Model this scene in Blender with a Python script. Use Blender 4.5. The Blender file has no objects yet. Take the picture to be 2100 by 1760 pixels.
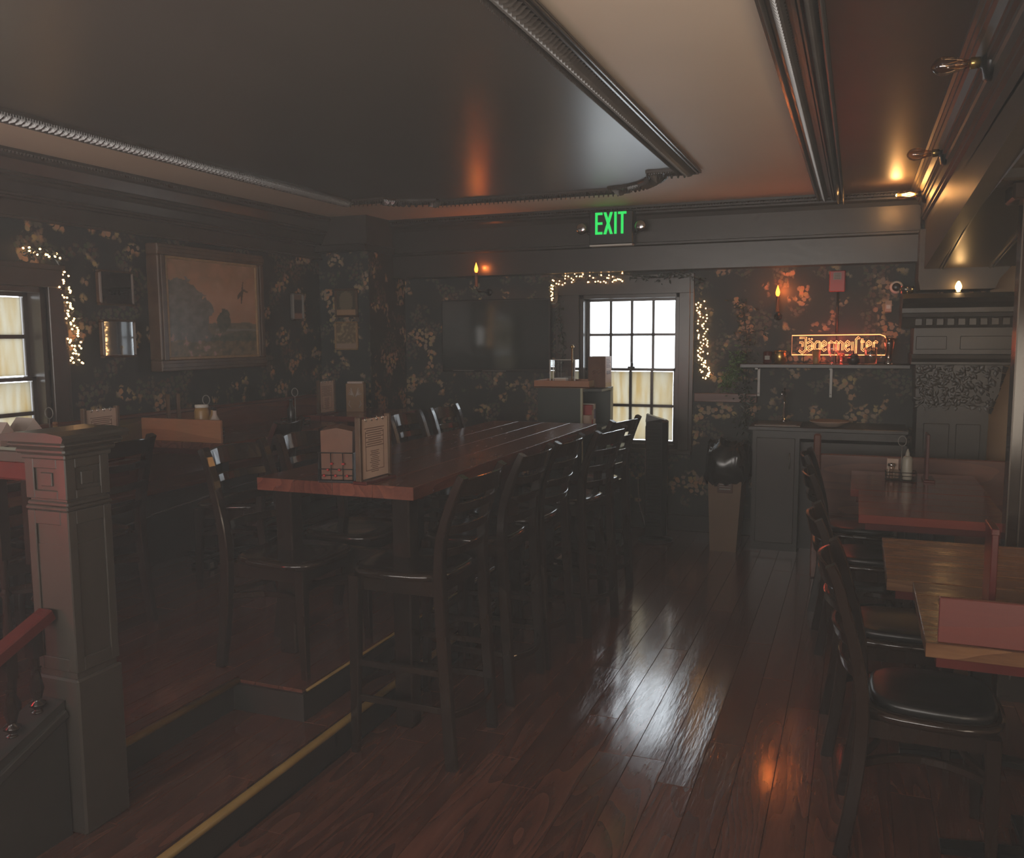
import bpy, bmesh, math, random
from mathutils import Vector, Matrix
random.seed(7)
PI = math.pi
S = bpy.context.scene
COL = S.collection

# ---------------------------------------------------------------- camera, sky, lights, exposure
cam_d = bpy.data.cameras.new('camera')
cam = bpy.data.objects.new('camera', cam_d)
COL.objects.link(cam)
S.camera = cam
cam_d.sensor_fit = 'HORIZONTAL'
cam_d.sensor_width = 36.0
cam_d.lens = 1796.2 / 2100 * 36.0
cam_d.clip_start = 0.02
R_ = ((0.93071249, 0.03345699, -0.36421818),
      (0.36570236, -0.10146953, 0.92518415),
      (-0.00600318, -0.9942759, -0.10667426))
m4 = Matrix([[R_[i][0], -R_[i][1], -R_[i][2], 0] for i in range(3)] + [[0, 0, 0, 1]])
m4[2][3] = 1.6
cam.matrix_world = m4

world = bpy.data.worlds.new('sky')
S.world = world
world.use_nodes = True
wn = world.node_tree.nodes
bg = wn['Background']
bg.inputs[0].default_value = (0.90, 0.95, 1.0, 1)
bg.inputs[1].default_value = 9.0
S.view_settings.view_transform = 'Standard'
S.view_settings.look = 'None'
S.view_settings.exposure = 0.0
S.view_settings.gamma = 1.0
S.view_settings.use_curve_mapping = False
S.cycles.use_denoising = True
S.cycles.adaptive_threshold = .06
S.cycles.adaptive_min_samples = 16
S.cycles.max_bounces = 5
S.cycles.diffuse_bounces = 3
S.cycles.glossy_bounces = 3
S.cycles.transparent_max_bounces = 6
S.cycles.volume_bounces = 0
S.cycles.sample_clamp_indirect = 4.0
S.cycles.caustics_reflective = False
S.cycles.caustics_refractive = False


def portal(name, loc, rot, sx, sy):
    d = bpy.data.lights.new(name, 'AREA')
    d.shape = 'RECTANGLE'
    d.size = sx
    d.size_y = sy
    d.cycles.is_portal = True
    o = bpy.data.objects.new(name, d)
    o.location = loc
    o.rotation_euler = rot
    COL.objects.link(o)


def area(name, loc, target, sx, sy, power, col):
    d = bpy.data.lights.new(name, 'AREA')
    d.shape = 'RECTANGLE'
    d.size, d.size_y, d.energy, d.color = sx, sy, power, col
    o = bpy.data.objects.new(name, d)
    o.location = loc
    o.rotation_euler = (Vector(target) - Vector(loc)).to_track_quat('-Z', 'Y').to_euler()
    COL.objects.link(o)


# unseen fill lamps added out of frame to brighten the room; daylight portals below
area('ceiling_fill_light', (-1.4, -.9, 1.62), (-1.5, .3, 2.6), 3.6, .9, 150, (1.0, .93, .86))  # added uplight behind the camera, brightens the ceiling
area('side_fill_light', (1.1, 1.0, 1.2), (.3, 2.2, 2.6), .5, 1.2, 14, (1.0, .84, .66))  # added warm fill from the right, no visible source
portal('daylight_portal', (-1.752, 7.22, 1.295), (-PI / 2, 0, 0), 0.84, 1.26)
portal('daylight_portal', (-4.44, 3.20, 1.40), (0, -PI / 2, 0), 0.95, 1.0)
portal('daylight_portal', (-4.44, .82, 1.40), (0, -PI / 2, 0), 0.95, 1.06)


# ---------------------------------------------------------------- helpers
class MB:
    def __init__(s):
        s.v = []
        s.f = []
        s.sm = []

    def add(s, vs, fs, smooth=False):
        n = len(s.v)
        s.v += [tuple(v) for v in vs]
        s.f += [tuple(i + n for i in f) for f in fs]
        s.sm += [smooth] * len(fs)
        return s

    def box(s, x0, y0, z0, x1, y1, z1, ch=0.0):
        if ch <= 0:
            vs = [(x, y, z) for z in (z0, z1) for y in (y0, y1) for x in (x0, x1)]
            return s.add(vs, [(0, 2, 3, 1), (4, 5, 7, 6), (0, 1, 5, 4), (2, 6, 7, 3), (0, 4, 6, 2), (1, 3, 7, 5)])
        c = min(ch, abs(x1 - x0) * .45, abs(y1 - y0) * .45, abs(z1 - z0) * .45)
        vs = []
        idx = {}
        for ix, x in enumerate((x0, x1)):
            for iy, y in enumerate((y0, y1)):
                for iz, z in enumerate((z0, z1)):
                    sx, sy, sz = (1, -1)[ix], (1, -1)[iy], (1, -1)[iz]
                    for a in range(3):
                        p = [x + sx * c, y + sy * c, z + sz * c]
                        p[a] = (x, y, z)[a]
                        idx[ix, iy, iz, a] = len(vs)
                        vs.append(p)
        fs = []
        cc = [0.5 * (x0 + x1), 0.5 * (y0 + y1), 0.5 * (z0 + z1)]
        for a in range(3):
            b, d = [(1, 2), (0, 2), (0, 1)][a]
            for t in (0, 1):
                q = []
                for (u, w) in ((0, 0), (1, 0), (1, 1), (0, 1)):
                    k = [0, 0, 0]
                    k[a] = t
                    k[b] = u
                    k[d] = w
                    q.append(idx[k[0], k[1], k[2], a])
                fs.append(q)
            for u in (0, 1):
                for w in (0, 1):
                    k0 = [0, 0, 0]
                    k1 = [0, 0, 0]
                    k1[a] = 1
                    k0[b] = k1[b] = u
                    k0[d] = k1[d] = w
                    fs.append([idx[k0[0], k0[1], k0[2], b], idx[k1[0], k1[1], k1[2], b], idx[k1[0], k1[1], k1[2], d], idx[k0[0], k0[1], k0[2], d]])
        for ix in (0, 1):
            for iy in (0, 1):
                for iz in (0, 1):
                    fs.append([idx[ix, iy, iz, a] for a in range(3)])
        out = []
        for f in fs:
            P = [Vector(vs[i]) for i in f]
            n = (P[1] - P[0]).cross(P[2] - P[0])
            m = sum(P, Vector()) / len(P) - Vector(cc)
            out.append(f if n.dot(m) > 0 else f[::-1])
        return s.add(vs, out)

    def tube(s, pts, r, n=8, caps=True, sq=None, up=(0, 0, 1), smooth=True, closed=False):
        """sweep: r float or list; sq=(a,b) list/tuple gives rectangular section half sizes (side, up)"""
        pts = [Vector(p) for p in pts]
        N = len(pts)
        rings = []
        prev = None
        for i, p in enumerate(pts):
            if closed:
                t = pts[(i + 1) % N] - pts[i - 1]
            else:
                t = pts[min(i + 1, N - 1)] - pts[max(i - 1, 0)]
            t.normalize()
            u = Vector(up) if prev is None else prev
            if abs(t.dot(u)) > .98:
                u = Vector((1, 0, 0)) if abs(t.x) < .9 else Vector((0, 1, 0))
            a = t.cross(u).normalized()
            b = a.cross(t).normalized()
            if sq is None:
                prev = b
            ri = r[i] if isinstance(r, (list, tuple)) else r
            ring = []
            if sq is not None:
                ha, hb = sq[i] if isinstance(sq[0], (list, tuple)) else sq
                k = .8
                for (ca, cb) in ((-1, -k), (-k, -1), (k, -1), (1, -k), (1, k), (k, 1), (-k, 1), (-1, k)):
                    ring.append(p + a * ha * ca + b * hb * cb)
            else:
                for j in range(n):
                    an = 2 * PI * j / n
                    ring.append(p + a * (ri * math.cos(an)) + b * (ri * math.sin(an)))
            rings.append(ring)
        m = len(rings[0])
        vs = [v for rg in rings for v in rg]
        fs = []
        for i in range(N if closed else N - 1):
            i2 = (i + 1) % N
            for j in range(m):
                fs.append((i * m + j, i * m + (j + 1) % m, i2 * m + (j + 1) % m, i2 * m + j))
        if caps and not closed:
            fs.append(tuple(range(m))[::-1])
            fs.append(tuple((N - 1) * m + j for j in range(m)))
        return s.add(vs, fs, smooth and sq is None)

    def lathe(s, prof, o=(0, 0, 0), n=16, axis='z', smooth=True):
        vs = []
        for (r, h) in prof:
            for j in range(n):
                a = 2 * PI * j / n
                c, d = r * math.cos(a), r * math.sin(a)
                if axis == 'z':
                    vs.append((o[0] + c, o[1] + d, o[2] + h))
                elif axis == 'x':
                    vs.append((o[0] + h, o[1] + c, o[2] + d))
                else:
                    vs.append((o[0] + d, o[1] + h, o[2] + c))
        fs = []
        for i in range(len(prof) - 1):
            for j in range(n):
                fs.append((i * n + j, i * n + (j + 1) % n, (i + 1) * n + (j + 1) % n, (i + 1) * n + j))
        fs.append(tuple(range(n))[::-1])
        fs.append(tuple((len(prof) - 1) * n + j for j in range(n)))
        return s.add(vs, fs, smooth)

    def prism(s, poly, a0, a1, axis='z'):
        """poly 2D extruded along axis from a0 to a1.  axis z:(x,y) x:(y,z) y:(x,z)"""
        n = len(poly)

        def P(u, w, a):
            return {'z': (u, w, a), 'x': (a, u, w), 'y': (u, a, w)}[axis]
        vs = [P(u, w, a0) for u, w in poly] + [P(u, w, a1) for u, w in poly]
        fs = [tuple(range(n))[::-1], tuple(range(n, 2 * n))]
        fs += [(i, (i + 1) % n, n + (i + 1) % n, n + i) for i in range(n)]
        return s.add(vs, fs)

    def build(s, name, mat, parent=None, loc=None, rz=0.0, bevel=0.0, subsurf=0):
        me = bpy.data.meshes.new(name)
        me.from_pydata(s.v, [], s.f)
        me.polygons.foreach_set('use_smooth', s.sm)
        bm = bmesh.new()
        bm.from_mesh(me)
        bmesh.ops.recalc_face_normals(bm, faces=bm.faces)
        bm.to_mesh(me)
        bm.free()
        me.materials.append(mat)
        o = bpy.data.objects.new(name, me)
        COL.objects.link(o)
        if parent is not None:
            o.parent = parent
        if loc is not None:
            o.location = loc
        o.rotation_euler.z = rz
        if bevel > 0:
            b = o.modifiers.new('edge', 'BEVEL')
            b.width = bevel
            b.segments = 2
            b.limit_method = 'ANGLE'
            b.angle_limit = .6
        if subsurf:
            b = o.modifiers.new('smooth', 'SUBSURF')
            b.levels = b.render_levels = subsurf
        return o


def tag(o, label=None, cat=None, group=None, kind=None):
    if label:
        o['label'] = label
    if cat:
        o['category'] = cat
    if group:
        o['group'] = group
    if kind:
        o['kind'] = kind
    return o


def thing(name, label, cat, loc=(0, 0, 0), rz=0.0, group=None):
    o = bpy.data.objects.new(name, None)
    COL.objects.link(o)
    o.location = loc
    o.rotation_euler.z = rz
    o.empty_display_size = .1
    return tag(o, label, cat, group)


def struct(o):
    o['kind'] = 'structure'
    return o


def copy_tree(src, loc, rz, label, group=None):
    r = src.copy()
    COL.objects.link(r)
    r.location = loc
    r.rotation_euler.z = rz
    r['label'] = label
    if group:
        r['group'] = group
    for ch in list(src.children):
        c = ch.copy()
        COL.objects.link(c)
        c.parent = r
        for g in list(ch.children):
            d = g.copy()
            COL.objects.link(d)
            d.parent = c
    return r


def arc(p0, p1, bow, n=9):
    """points from p0 to p1 bowed by vector bow (parabola)"""
    p0, p1, bow = Vector(p0), Vector(p1), Vector(bow)
    return [p0.lerp(p1, t) + bow * (4 * t * (1 - t)) for t in [i / (n - 1) for i in range(n)]]


# ---------------------------------------------------------------- materials
def mat(name, col, rough=.5, metal=0.0, spec=.5, coat=0.0):
    m = bpy.data.materials.new(name)
    m.use_nodes = True
    b = m.node_tree.nodes['Principled BSDF']
    b.inputs['Base Color'].default_value = (*col, 1)
    b.inputs['Roughness'].default_value = rough
    b.inputs['Metallic'].default_value = metal
    b.inputs['Specular IOR Level'].default_value = spec
    b.inputs['Coat Weight'].default_value = coat
    b.inputs['Coat Roughness'].default_value = .12
    m['b'] = 0
    return m


def nd(m, t, **kw):
    n = m.node_tree.nodes.new(t)
    for k, v in kw.items():
        setattr(n, k, v)
    return n


def lk(m, a, b):
    m.node_tree.links.new(a, b)


def bsdf(m):
    return m.node_tree.nodes['Principled BSDF']


def ramp(m, fac, stops):
    r = nd(m, 'ShaderNodeValToRGB')
    e = r.color_ramp.elements
    e[0].position, e[0].color = stops[0][0], (*stops[0][1], 1)
    e[1].position, e[1].color = stops[-1][0], (*stops[-1][1], 1)
    for p, c in stops[1:-1]:
        x = e.new(p)
        x.color = (*c, 1)
    lk(m, fac, r.inputs[0])
    return r.outputs[0]


def varied(name, c0, c1, scale=4, rough=.5, spec=.5, bump=0.0, stretch=(1, 1, 1), coat=0.0, bscale=None, detail=4, rvar=0.0):
    m = mat(name, c0, rough, 0, spec, coat)
    tc = nd(m, 'ShaderNodeTexCoord')
    mp = nd(m, 'ShaderNodeMapping')
    mp.inputs['Scale'].default_value = stretch
    lk(m, tc.outputs['Object'], mp.inputs[0])
    no = nd(m, 'ShaderNodeTexNoise')
    no.inputs['Scale'].default_value = scale
    no.inputs['Detail'].default_value = detail
    lk(m, mp.outputs[0], no.inputs['Vector'])
    lk(m, ramp(m, no.outputs[0], [(.3, c0), (.7, c1)]), bsdf(m).inputs['Base Color'])
    if rvar:
        mr = nd(m, 'ShaderNodeMapRange')
        mr.inputs[1].default_value = .3
        mr.inputs[2].default_value = .7
        mr.inputs[3].default_value = rough - rvar
        mr.inputs[4].default_value = rough + rvar
        lk(m, no.outputs[0], mr.inputs[0])
        lk(m, mr.outputs[0], bsdf(m).inputs['Roughness'])
    if bump:
        n2 = nd(m, 'ShaderNodeTexNoise')
        n2.inputs['Scale'].default_value = bscale or scale * 4
        n2.inputs['Detail'].default_value = 5
        lk(m, mp.outputs[0], n2.inputs['Vector'])
        bu = nd(m, 'ShaderNodeBump')
        bu.inputs['Strength'].default_value = bump
        bu.inputs['Distance'].default_value = .01
        lk(m, n2.outputs[0], bu.inputs['Height'])
        lk(m, bu.outputs[0], bsdf(m).inputs['Normal'])
    return m


def wood(name, dark, light, rough=.3, scale=3.0, axis='y', bump=.25, coat=.0, spec=.5, rings=9.0, rand=.25):
    """grain running along axis, offset per object"""
    m = mat(name, dark, rough, 0, spec, coat)
    tc = nd(m, 'ShaderNodeTexCoord')
    oi = nd(m, 'ShaderNodeObjectInfo')
    ad = nd(m, 'ShaderNodeVectorMath', operation='ADD')
    mu = nd(m, 'ShaderNodeVectorMath', operation='SCALE')
    mu.inputs['Scale'].default_value = 7.3
    cmb = nd(m, 'ShaderNodeCombineXYZ')
    for i in range(3):
        lk(m, oi.outputs['Random'], cmb.inputs[i])
    lk(m, cmb.outputs[0], mu.inputs[0])
    lk(m, tc.outputs['Object'], ad.inputs[0])
    lk(m, mu.outputs[0], ad.inputs[1])
    mp = nd(m, 'ShaderNodeMapping')
    st = {'x': (.13, 1, 1), 'y': (1, .13, 1), 'z': (1, 1, .13)}[axis]
    mp.inputs['Scale'].default_value = st
    lk(m, ad.outputs[0], mp.inputs[0])
    no = nd(m, 'ShaderNodeTexNoise')
    no.inputs['Scale'].default_value = scale * 1.6
    no.inputs['Detail'].default_value = 1.5
    lk(m, mp.outputs[0], no.inputs['Vector'])
    ml = nd(m, 'ShaderNodeMath', operation='MULTIPLY')
    ml.inputs[1].default_value = rings * 2
    lk(m, no.outputs[0], ml.inputs[0])
    fr = nd(m, 'ShaderNodeMath', operation='FRACT')
    lk(m, ml.outputs[0], fr.inputs[0])
    fine = nd(m, 'ShaderNodeTexNoise')
    fine.inputs['Scale'].default_value = scale * 30
    fine.inputs['Detail'].default_value = 3
    lk(m, mp.outputs[0], fine.inputs['Vector'])
    mx = nd(m, 'ShaderNodeMath', operation='MULTIPLY_ADD')
    mx.inputs[1].default_value = .5
    lk(m, fr.outputs[0], mx.inputs[0])
    hf = nd(m, 'ShaderNodeMath', operation='MULTIPLY')
    hf.inputs[1].default_value = .5
    lk(m, fine.outputs[0], hf.inputs[0])
    lk(m, hf.outputs[0], mx.inputs[2])
    c = ramp(m, mx.outputs[0], [(.1, light), (.5, tuple((a + b) / 2 for a, b in zip(dark, light))), (.85, dark)])
    hs = nd(m, 'ShaderNodeHueSaturation')
    mr = nd(m, 'ShaderNodeMapRange')
    mr.inputs[3].default_value = 1 - rand
    mr.inputs[4].default_value = 1 + rand
    lk(m, oi.outputs['Random'], mr.inputs[0])
    lk(m, mr.outputs[0], hs.inputs['Value'])
    lk(m, c, hs.inputs['Color'])
    lk(m, hs.outputs[0], bsdf(m).inputs['Base Color'])
    bu = nd(m, 'ShaderNodeBump')
    bu.inputs['Strength'].default_value = bump
    bu.inputs['Distance'].default_value = .004
    lk(m, mx.outputs[0], bu.inputs['Height'])
    lk(m, bu.outputs[0], bsdf(m).inputs['Normal'])
    rr = nd(m, 'ShaderNodeMapRange')
    rr.inputs[3].default_value = rough * .8
    rr.inputs[4].default_value = rough * 1.35
    lk(m, mx.outputs[0], rr.inputs[0])
    lk(m, rr.outputs[0], bsdf(m).inputs['Roughness'])
    return m


def emit(name, col, strength):
    m = mat(name, (0, 0, 0), .5)
    b = bsdf(m)
    b.inputs['Emission Color'].default_value = (*col, 1)
    b.inputs['Emission Strength'].default_value = strength
    return m


def glass(name, tint=(1, 1, 1), refl=.12, rough=.03):
    """thin clear glass: transparent with a real mirror layer"""
    m = bpy.data.materials.new(name)
    m.use_nodes = True
    nt = m.node_tree
    nt.nodes.clear()
    out = nt.nodes.new('ShaderNodeOutputMaterial')
    mix = nt.nodes.new('ShaderNodeMixShader')
    tr = nt.nodes.new('ShaderNodeBsdfTransparent')
    gl = nt.nodes.new('ShaderNodeBsdfGlossy')
    gl.inputs['Roughness'].default_value = rough
    tr.inputs[0].default_value = (*tint, 1)
    lw = nt.nodes.new('ShaderNodeLayerWeight')
    lw.inputs[0].default_value = .3
    ad = nt.nodes.new('ShaderNodeMath')
    ad.operation = 'MULTIPLY_ADD'
    ad.inputs[1].default_value = .6
    ad.inputs[2].default_value = refl
    ad.use_clamp = True
    nt.links.new(lw.outputs['Fresnel'], ad.inputs[0])
    nt.links.new(ad.outputs[0], mix.inputs[0])
    nt.links.new(tr.outputs[0], mix.inputs[1])
    nt.links.new(gl.outputs[0], mix.inputs[2])
    nt.links.new(mix.outputs[0], out.inputs[0])
    return m


def filmed_glass(name):
    """pane with streaky cream film that scatters the daylight"""
    m = bpy.data.materials.new(name)
    m.use_nodes = True
    nt = m.node_tree
    nt.nodes.clear()
    out = nt.nodes.new('ShaderNodeOutputMaterial')
    mix = nt.nodes.new('ShaderNodeMixShader')
    mix.inputs[0].default_value = .75
    tr = nt.nodes.new('ShaderNodeBsdfTransparent')
    tl = nt.nodes.new('ShaderNodeBsdfTranslucent')
    tc = nt.nodes.new('ShaderNodeTexCoord')
    mp = nt.nodes.new('ShaderNodeMapping')
    mp.inputs['Scale'].default_value = (9, 9, 1.3)
    no = nt.nodes.new('ShaderNodeTexNoise')
    no.inputs['Scale'].default_value = 2.2
    no.inputs['Detail'].default_value = 5
    r = nt.nodes.new('ShaderNodeValToRGB')
    r.color_ramp.elements[0].position = .3
    r.color_ramp.elements[0].color = (.27, .225, .145, 1)
    r.color_ramp.elements[1].position = .62
    r.color_ramp.elements[1].color = (.30, .285, .245, 1)
    nt.links.new(tc.outputs['Object'], mp.inputs[0])
    nt.links.new(mp.outputs[0], no.inputs['Vector'])
    nt.links.new(no.outputs[0], r.inputs[0])
    nt.links.new(r.outputs[0], tl.inputs[0])
    nt.links.new(r.outputs[0], tr.inputs[0])
    nt.links.new(tr.outputs[0], mix.inputs[1])
    nt.links.new(tl.outputs[0], mix.inputs[2])
    nt.links.new(mix.outputs[0], out.inputs[0])
    return m


def wallpaper(name, ax):
    """dark paper printed with clusters of small blossoms; ax = in-plane horizontal axis"""
    m = mat(name, (.03, .035, .035), .55, 0, .35)
    tc = nd(m, 'ShaderNodeTexCoord')
    sx = nd(m, 'ShaderNodeSeparateXYZ')
    lk(m, tc.outputs['Object'], sx.inputs[0])
    cb = nd(m, 'ShaderNodeCombineXYZ')
    lk(m, sx.outputs['XYZ'.index(ax)], cb.inputs[0])
    lk(m, sx.outputs[2], cb.inputs[1])
    wob = nd(m, 'ShaderNodeTexNoise')
    wob.inputs['Scale'].default_value = 45
    lk(m, cb.outputs[0], wob.inputs['Vector'])
    wa = nd(m, 'ShaderNodeVectorMath', operation='MULTIPLY_ADD')
    wa.inputs[1].default_value = (.02, .02, 0)
    lk(m, wob.outputs['Color'], wa.inputs[0])
    lk(m, cb.outputs[0], wa.inputs[2])

    def layer(scale, thr, msc, m0, off):
        of = nd(m, 'ShaderNodeVectorMath', operation='ADD')
        of.inputs[1].default_value = (off, off * .7, 0)
        lk(m, wa.outputs[0], of.inputs[0])
        vo = nd(m, 'ShaderNodeTexVoronoi')
        vo.voronoi_dimensions = '2D'
        vo.inputs['Scale'].default_value = scale
        lk(m, of.outputs[0], vo.inputs['Vector'])
        lt = nd(m, 'ShaderNodeMapRange')
        lt.inputs[1].default_value = thr
        lt.inputs[2].default_value = thr - .07
        lk(m, vo.outputs['Distance'], lt.inputs[0])
        no = nd(m, 'ShaderNodeTexNoise')
        no.inputs['Scale'].default_value = msc
        no.inputs['Detail'].default_value = 2
        lk(m, of.outputs[0], no.inputs['Vector'])
        gt = nd(m, 'ShaderNodeMapRange')
        gt.inputs[1].default_value = m0
        gt.inputs[2].default_value = m0 + .05
        lk(m, no.outputs[0], gt.inputs[0])
        mu = nd(m, 'ShaderNodeMath', operation='MULTIPLY')
        lk(m, lt.outputs[0], mu.inputs[0])
        lk(m, gt.outputs[0], mu.inputs[1])
        sp = nd(m, 'ShaderNodeSeparateColor')
        lk(m, vo.outputs['Color'], sp.inputs[0])
        return mu.outputs[0], sp.outputs[0]
    base = nd(m, 'ShaderNodeTexNoise')
    base.inputs['Scale'].default_value = 6
    lk(m, cb.outputs[0], base.inputs['Vector'])
    c = ramp(m, base.outputs[0], [(.3, (.022, .028, .028)), (.7, (.034, .036, .032))])
    for (sc, th, ms, m0, off, cols) in (
            (34, .50, 4.5, .53, 3.1, [(.0, (.09, .05, .04)), (.5, (.10, .085, .07)), (1, (.05, .07, .04))]),
            (27, .50, 5.0, .56, 8.7, [(.0, (.42, .22, .11)), (.5, (.26, .20, .15)), (1, (.36, .27, .12))])):
        f, rnd = layer(sc, th, ms, m0, off)
        cc = ramp(m, rnd, cols)
        mx = nd(m, 'ShaderNodeMix', data_type='RGBA')
        lk(m, f, mx.inputs['Factor'])
        lk(m, c, mx.inputs['A'])
        lk(m, cc, mx.inputs['B'])
        c = mx.outputs['Result']
    lk(m, c, bsdf(m).inputs['Base Color'])
    return m


M = {}
M['floorwood'] = wood('floor_wood', (.055, .020, .014), (.150, .058, .038), .17, 2.6, 'y', .60, coat=.5, spec=.55, rings=10)
M['tablewood'] = wood('table_wood', (.075, .022, .015), (.17, .058, .036), .22, 3.0, 'y', .18, spec=.5, rings=6)
M['tablewood_x'] = wood('table_wood_cross', (.09, .04, .02), (.21, .11, .055), .2, 3.5, 'x', .35, spec=.5, rings=8)
M['benchwood'] = wood('bench_wood', (.10, .032, .020), (.17, .058, .034), .20, 2.0, 'y', .06, coat=.4, rings=4)
M['benchwood_x'] = wood('bench_wood_cross', (.09, .032, .018), (.15, .055, .030), .35, 2.0, 'x', .1, rings=4)
M['chair'] = varied('dark_stained_wood', (.012, .008, .007), (.024, .014, .010), 6, .15, .5, .03, (1, 1, .3))
M['seatpad'] = mat('black_vinyl', (.012, .012, .012), .35)
M['paint'] = varied('dark_brown_paint', (.025, .022, .018), (.033, .028, .022), 3, .33, .5, .08, (1, 1, 1), bscale=20)
M['paint_gloss'] = varied('dark_brown_gloss_paint', (.040, .032, .027), (.052, .042, .034), 5, .28, .5, .04)
M['mould'] = varied('glossy_moulding_paint', (.050, .042, .036), (.062, .052, .044), 8, .27, .6)
M['beampaint'] = varied('satin_beam_paint', (.040, .033, .027), (.052, .043, .035), 5, .42, .45, .04)
M['redtable'] = wood('red_table_wood', (.13, .028, .022), (.20, .050, .036), .18, 2.5, 'x', .08, coat=.5, rings=3, rand=.05)
M['soffit'] = varied('soffit_brown_paint', (.060, .045, .036), (.075, .055, .042), 2, .45, .4, .06)
M['panel'] = varied('ceiling_panel_paint', (.082, .072, .062), (.096, .085, .071), 1.2, .36, .45, .05, (1, .5, 1), bscale=3, rvar=.03)
M['beige'] = varied('beige_ceiling_paint', (.62, .52, .40), (.68, .57, .44), 1.2, .6, .3)
M['tan'] = varied('tan_wall_paint', (.42, .27, .15), (.48, .32, .18), 2, .6)
M['green'] = varied('dark_green_paint', (.018, .028, .024), (.026, .040, .033), 4, .4)
M['cream'] = mat('cream_edge', (.42, .42, .30), .5)
M['paperX'] = wallpaper('floral_wallpaper_back', 'X')
M['paperY'] = wallpaper('floral_wallpaper_side', 'Y')
M['nosing'] = varied('brass_nosing', (.17, .105, .030), (.23, .145, .045), 9, .35, .5)
M['riser'] = varied('black_riser', (.020, .019, .016), (.030, .026, .022), 5, .5)
M['glass'] = glass('window_glass', (.85, .87, .88), .06)
M['film'] = filmed_glass('filmed_glass')
M['clear'] = glass('clear_glass', (.93, .95, .95), .12)
M['picglass'] = glass('picture_glass', (.55, .55, .55), .22, .01)
M['mirror'] = mat('mirror_glass', (.75, .78, .8), .03, 1.0)
M['black'] = mat('black_plastic', (.012, .012, .013), .3)
M['screen'] = mat('tv_screen', (.022, .028, .026), .08, 0, .5)
M['blackiron'] = mat('black_metal', (.02, .02, .02), .35, .6)
M['chrome'] = mat('chrome', (.6, .6, .6), .12, 1.0)
M['brass'] = varied('brass', (.40, .26, .08), (.55, .36, .12), 10, .25)
bsdf(M['brass']).inputs['Metallic'].default_value = .9
M['steel'] = mat('grey_steel', (.20, .19, .175), .4, .4)
M['white'] = mat('white_plastic', (.62, .60, .56), .4)
M['paper'] = varied('paper', (.44, .32, .25), (.50, .37, .29), 12, .6)
M['ink'] = mat('printed_ink', (.12, .06, .045), .6)
M['kraft'] = varied('kraft_brown', (.10, .045, .026), (.14, .062, .034), 14, .7)
M['napkin'] = mat('white_napkin', (.50, .42, .38), .8)
M['orangewood'] = wood('orange_wood', (.30, .12, .055), (.42, .19, .09), .4, 2.5, 'x', .08, rings=3, rand=.03)
M['redwood'] = wood('red_wood', (.10, .022, .018), (.135, .034, .026), .4, 2.5, 'x', .05, rings=3, rand=.03)
M['frame'] = varied('old_wood_frame', (.060, .034, .020), (.10, .060, .035), 10, .35)
M['gilt'] = varied('gilt_wood', (.24, .15, .07), (.34, .21, .10), 30, .4)
M['red'] = mat('red_plastic', (.33, .025, .025), .4)
M['leaf'] = varied('green_leaf', (.06, .12, .05), (.15, .25, .10), 30, .5)
M['leafdark'] = varied('dark_leaf', (.03, .045, .035), (.07, .09, .075), 30, .4)
M['wire'] = mat('dark_wire', (.01, .02, .012), .5)
M['fairy'] = emit('fairy_bulb_glow', (1.0, .52, .20), 9)
M['flame'] = emit('candle_flame_glow', (1.0, .30, .03), 5)
M['neon'] = emit('neon_orange', (1.0, .27, .09), 4.0)
M['neonred'] = emit('neon_red', (1.0, .02, .02), 1.0)
M['exitgreen'] = emit('exit_green', (.01, .80, .12), 1.0)
M['filament'] = emit('filament_glow', (1.0, .52, .14), 22)
M['amber'] = glass('amber_bulb_glass', (.95, .72, .5), .10)
M['trash'] = varied('tan_box_side', (.17, .10, .055), (.21, .125, .07), 5, .5)
M['bag'] = mat('black_bin_bag', (.012, .013, .014), .22)
M['redlacq'] = varied('red_brown_lacquer', (.065, .012, .011), (.085, .017, .014), 5, .25)
M['newel'] = varied('newel_brown_paint', (.043, .037, .030), (.053, .044, .036), 6, .3)
M['grey'] = mat('grey_label', (.3, .3, .27), .5)
M['jar'] = glass('glass_jar', (.9, .8, .7), .15)
M['mustard'] = varied('sauce_bottle', (.30, .16, .05), (.40, .25, .09), 12, .35)
M['ivory'] = mat('ivory_squeeze_bottle', (.36, .34, .28), .4)

# ---------------------------------------------------------------- room shell
P = .24          # height of the raised seating platform
ZC = 2.594       # ceiling
YB = 7.08        # back wall
XL = -4.30       # left wall
XR = 1.35


def sbox(name, m, *b, ch=0.0, parent=None):
    return struct(MB().box(*b, ch=ch).build(name, m, parent))


floor = sbox('floor', M['riser'], XL - .1, -2.1, -.06, XR, YB, -.012)
rnd = random.Random(3)


def planks(parent, x0, x1, y0, y1, ztop, w=.13, keep=None):
    x = x0
    meshes = {}
    while x < x1 - .02:
        ww = min(w, x1 - x)
        y = y0 - rnd.random() * 1.2
        while y < y1:
            L = rnd.choice((1.2, 1.5, 1.9))
            a, b = max(y, y0), min(y + L, y1)
            if b - a > .03:
                key = (round(ww, 3), round(b - a, 3))
                if key in meshes:
                    o = bpy.data.objects.new('plank', meshes[key])
                    COL.objects.link(o)
                    o.parent = parent
                else:
                    o = MB().box(0, 0, -.014, ww - .0012, b - a - .0012, 0, ch=.0012).build('plank', M['floorwood'], parent)
                    meshes[key] = o.data
                o.location = (x, a, ztop)
            y += L
        x += w


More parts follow.
